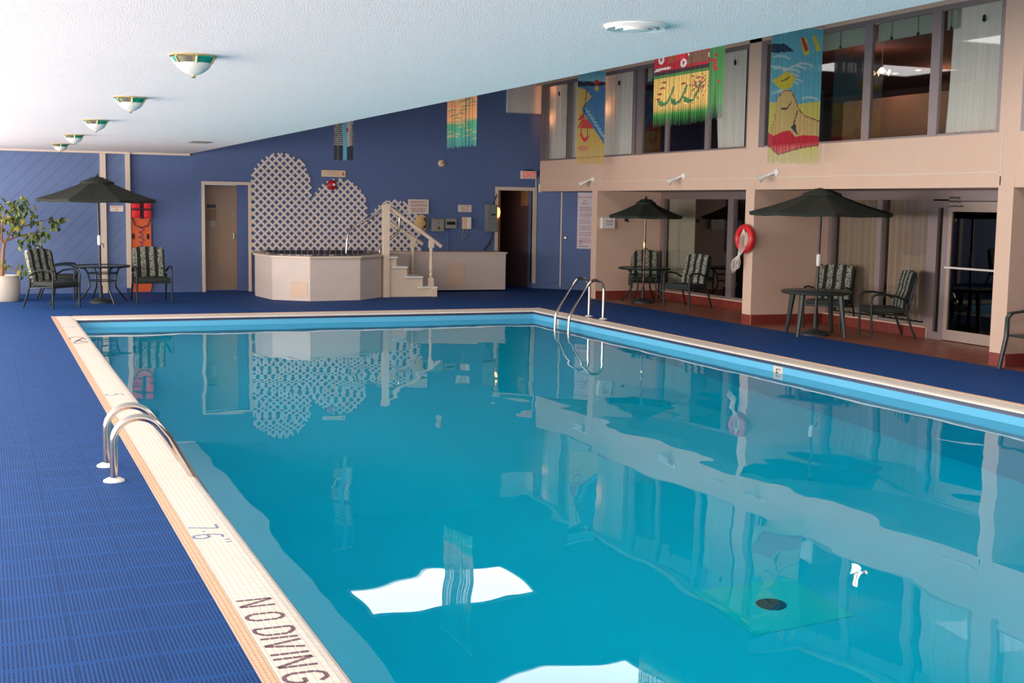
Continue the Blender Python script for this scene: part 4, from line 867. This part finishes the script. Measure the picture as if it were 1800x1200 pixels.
# ------------------------------------------------------------------ lattice screen
lt = thing('lattice_screen', 'white garden lattice with scalloped top behind the hot tub', 'lattice', (6.3, YB - .03, .72))
def inside(x, z):
    if z < .72 or x < 4.65 or x > 8.0: return False
    for cx_, cz_, r_, xa, xb in ((5.217, 2.03, .568, 4.65, 5.80), (6.345, 1.597, .548, 5.80, 6.90), (7.45, 1.205, .55, 6.90, 8.0)):
        if xa <= x <= xb: return z <= cz_ or (x - cx_) ** 2 + (z - cz_) ** 2 <= r_ ** 2
    return False
M_LAT = mat('white_lattice', (226, 212, 204), .6, var=.05)
P_ = .1455
for d in (1, -1):
    cs = np.arange(-2, 12, P_)
    for c in cs:
        run = None
        for i in range(0, 700):
            u = i * .006; x = 4.6 + u * .8660 * 1.1547 if False else 4.6 + u; z = (c - x) if d == 1 else (x - c + .0)
            ok = inside(x, z)
            if ok and run is None: run = (x, z)
            if run is not None and (not ok or i == 699):
                if x - run[0] > .03:
                    a = Vector((run[0], run[1])); e = Vector((x - .006, z + (.006 if d == 1 else -.006))); t_ = (e - a).normalized(); n_ = Vector((-t_.y, t_.x)) * .0195
                    y0 = YB - .018 - (.009 if d == 1 else 0)
                    MB().prism([tuple(a - n_), tuple(e - n_), tuple(e + n_), tuple(a + n_)], 1, y0, y0 + .009).build('slat', M_LAT, lt)
                run = None

# ------------------------------------------------------------------ hot tub
SPA = [(4.70, 23.9), (4.50, 22.85), (4.60, 21.88), (5.16, 21.42), (6.07, 21.52), (6.62, 22.08), (6.95, 22.9), (6.95, 23.9)]
hc = Vector((5.7, 22.8))
def off(poly, k): return [tuple(Vector(p) + (hc - Vector(p)).normalized() * k) for p in poly]
ht = thing('hot_tub', 'raised octagonal hot tub clad in pale panels with a cream rim', 'hot tub', (5.7, 22.7, 0))
for i in range(7):
    a, b_ = Vector(SPA[i]), Vector(SPA[i + 1]); d = (b_ - a).normalized(); n_ = Vector((-d.y, d.x))
    if n_.dot(hc - a) < 0: n_ = -n_
    MB().prism([tuple(a + d * .002), tuple(b_ - d * .002), tuple(b_ - d * .002 + n_ * .03), tuple(a + d * .002 + n_ * .03)], 2, 0, .735).build('side_panel', M_SPA, ht)
rim = MB(); O = off(SPA, -.035); I = off(SPA, .16); n = len(SPA)
def ring(O, I, z0, z1):
    b = MB(); vo0 = [b.bm.verts.new((*p, z0)) for p in O]; vo1 = [b.bm.verts.new((*p, z1)) for p in O]; vi0 = [b.bm.verts.new((*p, z0)) for p in I]; vi1 = [b.bm.verts.new((*p, z1)) for p in I]
    for k in range(n):
        j = (k + 1) % n
        for q in ((vo0[k], vo0[j], vo1[j], vo1[k]), (vo1[k], vo1[j], vi1[j], vi1[k]), (vi1[k], vi1[j], vi0[j], vi0[k]), (vi0[k], vi0[j], vo0[j], vo0[k])): b.bm.faces.new(q)
    return b
ring(O, I, .735, .765).build('rim', M_WOODW, ht)
ring(off(SPA, .16), off(SPA, .22), .70, .785).build('tile_band', tile_mat('dark_spa_tile', (54, 52, 60), (170, 160, 160), .11, .11, .012, 'xy', .3, .3), ht)
MB().prism(off(SPA, .2), 2, .60, .74).build('tub_water', mat('spa_water', (70, 84, 96), .08, var=.1), ht)
q0 = Vector((5.16, 21.42)); q1 = Vector((4.60, 21.88)); dd = (Vector((6.07, 21.52)) - q0).normalized()
e0 = q1 + (q0 - q1) * .5; e1 = q1 + (q0 - q1) * .93; nn = Vector(((q0 - q1).y, -(q0 - q1).x)).normalized()
if nn.dot(hc - q0) > 0: nn = -nn
MB().prism([tuple(e0), tuple(e1), tuple(e1 + nn * .006), tuple(e0 + nn * .006)], 2, .06, .33).build('access_panel', M_BEIGE, ht, label='beige access panel')
bxr = thing('equipment_bench', 'long low pale box beside the hot tub with a flat top', 'bench', (8.3, 23.6, 0))
MB().box((6.98, 23.28, .03), (9.53, 23.95, .74)).build('body', M_SPA, bxr); MB().box((6.96, 23.25, .74), (9.555, 23.97, .765)).build('top', M_WOODW, bxr)
MB().box((8.30, 23.272, .1), (8.66, 23.28, .56)).build('access_panel', M_BEIGE, bxr, label='beige access panel')
hr = thing('grab_rail', 'polished steel grab rail rising from the hot tub rim', 'rail', (6.3, 22.9, .77))
MB().tube([(6.19, 22.9, .76), (6.21, 22.9, 1.02), (6.235, 22.9, 1.17), (6.32, 22.9, 1.24), (6.60, 22.9, 1.39), (6.84, 22.9, 1.53), (7.0, 22.9, 1.60), (7.10, 22.9, 1.60), (7.19, 22.9, 1.53), (7.215, 22.9, 1.44), (7.213, 22.9, 1.22), (7.17, 22.9, 1.13), (6.98, 22.9, .99), (6.84, 22.9, .88), (6.83, 22.9, .76)], .02, 10).build('tube', M_STEEL, hr, True)
# steps with balustrade
st = thing('hot_tub_steps', 'painted wooden steps with newel post and turned balusters up to the hot tub', 'steps', (7.15, 22.6, 0))
MB().box((6.655, 22.05, 0), (6.765, 22.16, 1.62)).build('newel_post', M_WOODW, st); MB().prism([(6.645, 1.62), (6.775, 1.62), (6.775, 1.66), (6.71, 1.69), (6.645, 1.66)], 1, 22.04, 22.17).build('newel_cap', M_WOODW, st)
TR = [(7.33, 7.70, .185), (7.07, 7.42, .375), (6.82, 7.12, .555), (6.76, 6.93, .735)]
MB().prism([(6.765, 0), (7.67, 0), (7.67, .15), (7.42, .15), (7.42, .34), (7.12, .34), (7.12, .52), (6.92, .52), (6.92, .70), (6.765, .70)], 1, 22.12, 22.15).build('stringer', M_WOODW, st)
MB().prism([(6.97, 0), (7.67, 0), (7.67, .15), (7.42, .15), (7.42, .34), (7.12, .34), (7.12, .52), (6.97, .52)], 1, 23.2, 23.23).build('stringer', M_WOODW, st)
for x0, x1, z in TR: MB().box((x0, 22.08, z - .035), (x1, 23.24, z), bev=.006).build('tread', M_WHITE, st)
for x, z0, z1 in ((7.66, 0, .15), (7.40, .185, .34), (7.10, .375, .52)): MB().box((x - .02, 22.15, z0), (x, 23.2, z1)).build('riser', M_BEIGE, st)
MB().box((7.57, 22.06, 0), (7.68, 22.12, .15)).build('foot_post', M_WOODW, st)
MB().tube([(6.70, 22.11, 1.665), (7.77, 22.11, .915)], .036, 10).build('handrail', M_WOODW, st, True)
MB().tube([(6.99, 23.13, 1.395), (7.75, 23.13, .925)], .034, 10).build('handrail', M_WOODW, st, True)
def baluster(x, y, z0, z1):
    H_ = z1 - z0; b = MB(); b.box((x - .042, y - .042, z0), (x + .042, y + .042, z0 + .19 * H_)); b.box((x - .042, y - .042, z0 + .84 * H_), (x + .042, y + .042, z1))
    b.lathe([(r_, z0 + q * H_) for r_, q in ((.042, .19), (.026, .205), (.026, .22), (.04, .24), (.042, .26), (.028, .285), (.022, .3), (.03, .33), (.04, .38), (.04, .44), (.034, .54), (.026, .66), (.022, .70), (.036, .725), (.036, .745), (.024, .76), (.038, .79), (.038, .81), (.026, .83), (.042, .84))], (x, y, 0), 12); return b
baluster(7.575, 22.11, .185, 1.03).build('baluster', M_WOODW, st, True); baluster(7.56, 23.13, .185, 1.02).build('baluster', M_WOODW, st, True); baluster(6.99, 23.13, .555, 1.37).build('baluster', M_WOODW, st, True)

# ------------------------------------------------------------------ things on the right wing
lr = thing('life_ring', 'red life ring with white rope hung on the cream pillar', 'life ring', (10.36, 16.02, 1.0))
MB().tube([(10.37, 16.04 + .185 * math.cos(a), 1.255 + .165 * math.sin(a)) for a in [2 * PI * k / 32 for k in range(32)]], .052, 12, closed=True).build('ring', mat('red_ring', (206, 36, 44), .35, var=.05), lr, True)
MB().tube([(XR, 16.02, 1.46), (10.36, 16.02, 1.46), (10.35, 16.02, 1.49)], .008, 6).build('hook', M_GREY, lr)
M_ROPE = mat('white_rope', (214, 204, 190), .9, var=.1, scale=60)
for k in range(5):
    y = 15.90 + .04 * k; MB().tube([(10.31, 15.99, 1.40), (10.30, y, 1.28), (10.305, y + .03, 1.12), (10.31, 16.08 + .012 * k, 1.0), (10.315 - .01 * k, y + .16, .90 - .03 * (k % 2)), (10.31, y + .19, .82 - .02 * k), (10.30, y + .225, .84), (10.305, y + .20, .93), (10.31, 16.09, 1.02)], .0065, 6).build('rope', M_ROPE, lr, True)
def flood(y, z, label):
    t = thing('floodlight', label, 'floodlight', (XR, y, z))
    MB().lathe([(0, .0), (.055, 0), (.055, .02), (.03, .045), (0, .05)], (XR, y, z), 18, Matrix.Rotation(-PI / 2, 3, 'Y')).build('mount', M_WHITE, t, True)
    MB().tube([(XR - .04, y, z), (XR - .09, y + .05, z - .03), (XR - .10, y + .10, z - .05)], .017, 8).build('arm', M_WHITE, t, True)
    R3 = Vector((-.75, .45, -.5)).to_track_quat('Z', 'Y').to_matrix()
    MB().lathe([(0, -.01), (.026, 0), (.03, .05), (.055, .12), (.056, .13), (.05, .128)], (XR - .10, y + .11, z - .04), 16, R3).build('lamp_holder', M_WHITE, t, True)
    MB().lathe([(.05, .127), (.03, .112), (0, .105)], (XR - .10, y + .11, z - .04), 16, R3).build('lens', mat('lamp_lens', (120, 116, 130), .15, .4, var=0), t, True)
flood(21.25, 2.19, 'white floodlight on the band above the regulations sign'); flood(17.95, 2.2, 'white floodlight on the band above the far bay'); flood(15.35, 2.215, 'white floodlight on the band above the life ring')
nb_ = thing('notice_box', 'small white box with red print on the far bay side wall', 'box', (10.62, 21.02, 1.29)); MB().box((10.49, 20.99, 1.29), (10.76, 21.06, 1.49), bev=.006).build('case', M_WHITE, nb_)
for k, s in enumerate(('TOWELS', 'PLEASE')): text('print', s, M_REDTXT, nb_, (10.64, 20.988, 1.42 - k * .05), ROT_BACK, .04)
hk = thing('coat_hook', 'small dark hook on the far bay side wall', 'hook', (11.02, 21.05, 1.42)); MB().tube([(11.0, 21.06, 1.46), (11.0, 21.03, 1.44), (11.02, 21.01, 1.41), (11.05, 21.02, 1.44)], .01, 6).build('hook', M_BLACK, hk); MB().box((10.99, 21.05, 1.42), (11.05, 21.06, 1.48)).build('plate', M_BLACK, hk)

# ------------------------------------------------------------------ painted string banners
class Pic:
    def __init__(s, w, h, bg):
        s.w, s.h = w, h; s.a = np.zeros((h, w, 3)); s.a[:] = lin(bg)[:3]
        s.X, s.Y = np.meshgrid((np.arange(w) + .5) / w, (np.arange(h) + .5) / h)
    def put(s, m, c): s.a[m] = lin(c)[:3]
    def poly(s, pts, c):
        ins = np.zeros_like(s.X, bool); n = len(pts)
        for i in range(n):
            (x0, y0), (x1, y1) = pts[i], pts[(i + 1) % n]
            if y0 == y1: continue
            k = (s.Y > min(y0, y1)) & (s.Y <= max(y0, y1)); xi = x0 + (s.Y - y0) / (y1 - y0) * (x1 - x0); ins ^= k & (s.X < xi)
        s.put(ins, c)
    def ell(s, x, y, rx, ry, c, ang=0):
        dx, dy = s.X - x, s.Y - y; ca, sa = math.cos(ang), math.sin(ang); s.put(((dx * ca + dy * sa) / rx) ** 2 + ((-dx * sa + dy * ca) / ry) ** 2 <= 1, c)
    def line(s, pts, wx, c, asp=1.0):
        for (x0, y0), (x1, y1) in zip(pts, pts[1:]):
            dx, dy = (x1 - x0), (y1 - y0) * asp; L = dx * dx + dy * dy or 1e-9; px, py = s.X - x0, (s.Y - y0) * asp; t = np.clip((px * dx + py * dy) / L, 0, 1)
            s.put((px - t * dx) ** 2 + (py - t * dy) ** 2 <= (wx / 2) ** 2, c)
    def grad(s, y0, y1, c0, c1):
        k = (s.Y >= y0) & (s.Y <= y1); t = ((s.Y - y0) / (y1 - y0))[..., None]; g = np.array(lin(c0)[:3]) * (1 - t) + np.array(lin(c1)[:3]) * t; s.a[k] = g[k]
    def noise(s, amt, seed): s.a *= 1 + np.random.default_rng(seed).uniform(-amt, amt, (1, s.w, 1)); s.a *= 1 + np.random.default_rng(seed + 1).uniform(-amt, amt, (s.h, s.w, 1)) * .6
def tall(p, z0, z1, top):
    # the painting carries on upwards: mirror it until the cloth reaches its rod
    k = int(p.h * (top - z0) / (z1 - z0)); a = p.a
    while a.shape[0] < k: a = np.concatenate([a, a[::-1]])
    p.a = a[:k]; p.h = k; return p
def mat_banner():
    m = bpy.data.materials.new('painted_strings'); m.use_nodes = True; t = NT(m); b = t.n['Principled BSDF']; b.inputs['Roughness'].default_value = .8
    a = t.add('ShaderNodeAttribute', attribute_name='paint'); t.link(a.outputs['Color'], b.inputs['Base Color'])
    tr_ = t.add('ShaderNodeBsdfTranslucent'); t.link(a.outputs['Color'], tr_.inputs[0]); mx = t.add('ShaderNodeMixShader'); mx.inputs[0].default_value = .3
    t.link(b.outputs[0], mx.inputs[1]); t.link(tr_.outputs[0], mx.inputs[2]); t.link(mx.outputs[0], t.n['Material Output'].inputs[0]); return m
M_BAN = mat_banner()
def banner(pic, p0, p1, z0, z1, label, seed, open0=.0, gain=1.35):
    # many narrow hanging strings between a rod and a loose lower edge; colour per bead
    rg = random.Random(seed); vs = []; fs = []; cols = []; dx, dy = p1[0] - p0[0], p1[1] - p0[1]; L = math.hypot(dx, dy); nx, ny = -dy / L, dx / L
    for i in range(pic.w):
        u0, u1 = i / pic.w, (i + 1) / pic.w; lo = z0 + rg.uniform(0, .03); o_ = rg.uniform(-.002, .002); tw = rg.uniform(-.05, .05) * L / pic.w
        for j in range(pic.h):
            a, b = z0 + (z1 - z0) * j / pic.h, z0 + (z1 - z0) * (j + 1) / pic.h
            if b < lo: continue
            f = j / pic.h; g = .5 * (open0 * max(0, 1 - f / .22)) / pic.w
            k = len(vs)
            for u, z in ((u0 + g, a), (u1 - g, a), (u1 - g, b), (u0 + g, b)):
                sgn = -1 if u < (u0 + u1) / 2 else 1
                vs.append((p0[0] + dx * u + nx * (o_ + sgn * tw), p0[1] + dy * u + ny * (o_ + sgn * tw), z))
            fs.append((k, k + 1, k + 2, k + 3)); cols.append(np.minimum(pic.a[j, i] * gain, .9))
    c = Vector(((p0[0] + p1[0]) / 2, (p0[1] + p1[1]) / 2, z0)); t = thing('painted_banner', label, 'banner', c, 'painted string banners hanging from the high ceiling')
    me = bpy.data.meshes.new('strings'); me.from_pydata([tuple(Vector(v) - c) for v in vs], [], fs); at = me.color_attributes.new('paint', 'FLOAT_COLOR', 'CORNER')
    buf = np.ones((len(fs) * 4, 4)); buf[:, :3] = np.repeat(np.array(cols), 4, axis=0); at.data.foreach_set('color', buf.ravel().astype(np.float32)); me.materials.append(M_BAN)
    o = link_mesh('strings', me, t); ORG[o.name] = c
    MB().tube([(p0[0], p0[1], z1), (p1[0], p1[1], z1)], .012, 8).build('rod', M_WOODW, t)
    for p in (p0, p1): MB().tube([(p[0], p[1], z1), (p[0], p[1], ZR)], .003, 5).build('cord', M_BLACK, t)
# palms by a blue river
P = Pic(30, 90, (84, 150, 178))
for x0, x1 in ((0, .17), (.22, .48), (.68, 1.0)): P.poly([(x0, 0), (x1, 0), (x1 - .02, 1), (x0, 1)], (46, 44, 58))
P.poly([(.16, 0), (.22, 0), (.22, 1), (.17, 1)], (74, 84, 52))
for k in range(14):
    y = .36 + k * .045
    for x in (.08, .36, .84, .78): P.line([(x - .12, y - .012 - .02 * (x > .5)), (x, y + .012), (x + .12, y - .012)], .05, (168, 160, 148), 3)
P.ell(.68, .70, .05, .05, (160, 40, 60)); P.poly([(.46, 0), (.68, 0), (.64, .3), (.56, .5), (.6, .7), (.4, .8), (.5, .5)], (86, 160, 186)); P.noise(.15, 1)
banner(tall(P, 2.39, 3.12, 4.0), (5.464, 21), (5.797, 21), 2.39, 4.0, 'narrow dark banner of palm trunks and blue river on the left', 1)
P = Pic(40, 110, (216, 146, 92)); P.grad(0, .45, (60, 140, 128), (70, 142, 100)); P.grad(.45, .52, (70, 142, 100), (206, 140, 88)); P.grad(.8, 1, (216, 146, 92), (226, 170, 120))
for k in range(40):
    rg_ = random.Random(k); x, y = rg_.random(), rg_.uniform(.12, 1); c = (176, 150, 92) if y < .5 else rg_.choice(((190, 130, 84), (98, 130, 84), (226, 164, 110)))
    P.line([(x - .12, y), (x - .05, y + .012), (x + .05, y + .012), (x + .12, y - .004)], .035, c, 2)
P.line([(.64, 0), (.64, 1)], .03, (40, 64, 60)); P.noise(.12, 2)
banner(tall(P, 2.44, 3.16, 4.05), (5.9, 16.61), (5.9, 15.455), 2.44, 4.05, 'orange and green hanging banner in the middle of the blue wall', 2, .5)
P = Pic(44, 120, (70, 120, 164))
P.grad(.88, 1, (130, 186, 202), (84, 160, 186)); P.poly([(0, .82), (0, .88), (.2, .865), (.4, .885), (.6, .86), (.8, .885), (1, .88), (1, .85), (.5, .835)], (40, 40, 52)); P.ell(.68, .875, .09, .028, (206, 40, 52)); P.ell(.68, .81, .08, .03, (206, 176, 90))
P.poly([(0, 0), (1, 0), (1, .22), (.82, .30), (.66, .36), (.4, .47), (.2, .55), (.16, .60), (.5, .72), (.3, .79), (0, .815)], (222, 168, 88))
for k in range(9):
    x = .25 + .08 * k; y = .60 - .035 * k; P.line([(x, y), (x + .1, y - .03), (x + .22, y - .045)], .025, (140, 186, 206), 2)
P.line([(.33, .80), (.22, .48)], .03, (60, 40, 44), 2); P.poly([(.02, .47), (.2, .545), (.3, .49), (.1, .47)], (176, 60, 60)); P.poly([(.1, .385), (.62, .385), (.42, .47), (.3, .49)], (190, 66, 62)); P.poly([(0, .38), (.06, .38), (.28, .48), (.16, .47)], (190, 66, 62))
P.line([(.14, .38), (.14, .30)], .02, (80, 50, 50), 2); P.line([(.38, .38), (.38, .29)], .02, (80, 50, 50), 2); P.poly([(.1, .32), (.16, .33), (.26, .285), (.38, .295), (.46, .315), (.38, .26), (.28, .235), (.2, .26)], (206, 54, 60)); P.ell(.22, .17, .2, .03, (214, 130, 92))
P.noise(.08, 3); banner(P, (9.615, 20.3), (10.15, 20.3), 2.42, 4.05, 'blue and sandy beach banner with red sun and parasols', 3, .4, 1.6)
P = Pic(64, 110, (206, 166, 92))
P.grad(.0, .16, (20, 34, 30), (60, 140, 60)); P.grad(.16, .24, (60, 140, 60), (206, 166, 92)); P.poly([(0, .62), (0, .67), (1, .67), (1, .62)], (70, 120, 56)); P.poly([(0, .66), (1, .66), (1, 1), (0, 1)], (168, 34, 46)); P.poly([(0, .655), (1, .655), (1, .70), (0, .70)], (58, 36, 44))
for x, y, r_ in ((.13, .85, .06), (.55, .76, .055), (.95, .80, .05)): P.ell(x, y, r_, r_ * 1.0, (216, 206, 196)); P.ell(x, y, r_ * .4, r_ * .4, (150, 60, 70))
P.poly([(0, .71), (.32, .72), (.32, .745), (.05, .75)], (206, 196, 190)); P.poly([(.62, .74), (.98, .74), (.98, .86), (.66, .86)], (120, 86, 66)); P.line([(.62, 1), (.64, .84)], .02, (216, 206, 196)); P.poly([(.25, .78), (.45, .8), (.5, 1), (.3, 1)], (160, 70, 48)); P.ell(.5, .88, .09, .08, (206, 40, 48))
for x, y in ((.2, .56), (.17, .49), (.12, .42), (.09, .36), (.56, .51)): P.poly([(x - .06, y), (x, y + .018), (x + .06, y), (x, y - .014)], (140, 50, 46))
for x in (.14, .38, .62): P.line([(x - .04, .34), (x + .02, .28), (x + .12, .30), (x + .2, .40), (x + .24, .48)], .035, (62, 110, 66)); P.ell(x, .31, .05, .03, (62, 116, 66))
for k in range(110):
    rg_ = random.Random(k + 50); x, y = rg_.gauss(.84, .08), rg_.gauss(.47, .07); P.ell(x, y, .011, .008, rg_.choice(((150, 60, 60), (60, 90, 50), (140, 70, 90))))
P.noise(.22, 4); banner(tall(P, 2.45, 3.2, 3.9), (6.0, 10.96), (6.0, 9.96), 2.45, 3.9, 'red car and yellow garden banner with bright green lower edge', 4, .7)
P = Pic(16, 100, (66, 122, 66)); P.grad(.0, .2, (30, 40, 34), (66, 122, 66)); P.grad(.86, .88, (66, 122, 66), (110, 168, 196)); P.grad(.88, 1, (110, 168, 196), (96, 150, 184))
for k in range(10):
    rg_ = random.Random(k + 9); P.ell(rg_.uniform(.1, .7), rg_.uniform(.45, .85), .12, .014, (168, 44, 48))
P.noise(.1, 6); banner(tall(P, 2.47, 3.2, 3.9), (6.0, 9.95), (6.0, 9.70), 2.47, 3.9, 'narrow green banner strip with red flowers beside the red car banner', 6, .6)
P = Pic(56, 140, (92, 164, 180)); P.poly([(0, 0), (1, 0), (1, .47), (.55, .44), (0, .44)], (224, 182, 96)); P.grad(0, .12, (232, 196, 130), (226, 184, 104))
P.poly([(0, .80), (.0, .86), (.25, .87), (.45, .82), (.1, .80)], (36, 60, 84))
for k in range(12):
    rg_ = random.Random(k + 4); x, y = rg_.uniform(0, .8), rg_.uniform(.48, .78); P.line([(x - .14, y - .004), (x - .05, y + .010), (x + .08, y + .010), (x + .18, y - .006)], .022, (168, 202, 206), 1.6)
P.poly([(.55, .92), (.68, .92), (.74, .81), (.66, .79), (.60, .83)], (206, 176, 66)); P.poly([(.56, .92), (.63, .92), (.72, .84), (.66, .82)], (176, 54, 62)); P.poly([(.78, .94), (.86, .94), (.97, .84), (.88, .83)], (206, 176, 66))
P.poly([(.12, .42), (.12, .30), (.04, .22), (.12, .18), (.5, .20), (.7, .19), (1, .20), (1, .33), (.66, .37), (.55, .42), (.48, .49), (.42, .53), (.28, .535), (.18, .49)], (226, 164, 106))
P.line([(.18, .49), (.28, .535), (.42, .53), (.5, .47), (.58, .40), (.7, .355), (1, .32)], .018, (130, 84, 60), 2.3); P.line([(.13, .49), (.12, .33), (.05, .24)], .012, (160, 104, 70), 2.3)
P.poly([(.03, .60), (.12, .56), (.26, .535), (.42, .56), (.5, .635), (.3, .675), (.24, .65)], (226, 176, 62)); P.line([(.22, .60), (.27, .605), (.36, .63)], .022, (120, 70, 50), 2)
P.line([(.24, .40), (.34, .40), (.42, .45)], .02, (56, 60, 66), 2.2); P.line([(.55, .39), (.52, .34), (.47, .27)], .02, (56, 60, 66), 2.2); P.poly([(.43, .27), (.52, .30), (.55, .24), (.58, .21), (.5, .235)], (60, 70, 76))
P.poly([(0, .22), (.1, .20), (.28, .235), (.42, .245), (.52, .20), (.7, .215), (1, .21), (1, .145), (.7, .12), (.4, .09), (.2, .065), (.0, .13)], (186, 48, 62)); P.line([(0, .13), (.2, .065), (.4, .09), (.7, .125), (1, .145)], .016, (90, 40, 46), 2)
P.noise(.09, 5); banner(P, (9.545, 14.3), (10.345, 14.3), 2.295, 4.08, 'blue beach banner of a sunbather in a yellow hat', 5, .35, 1.8)
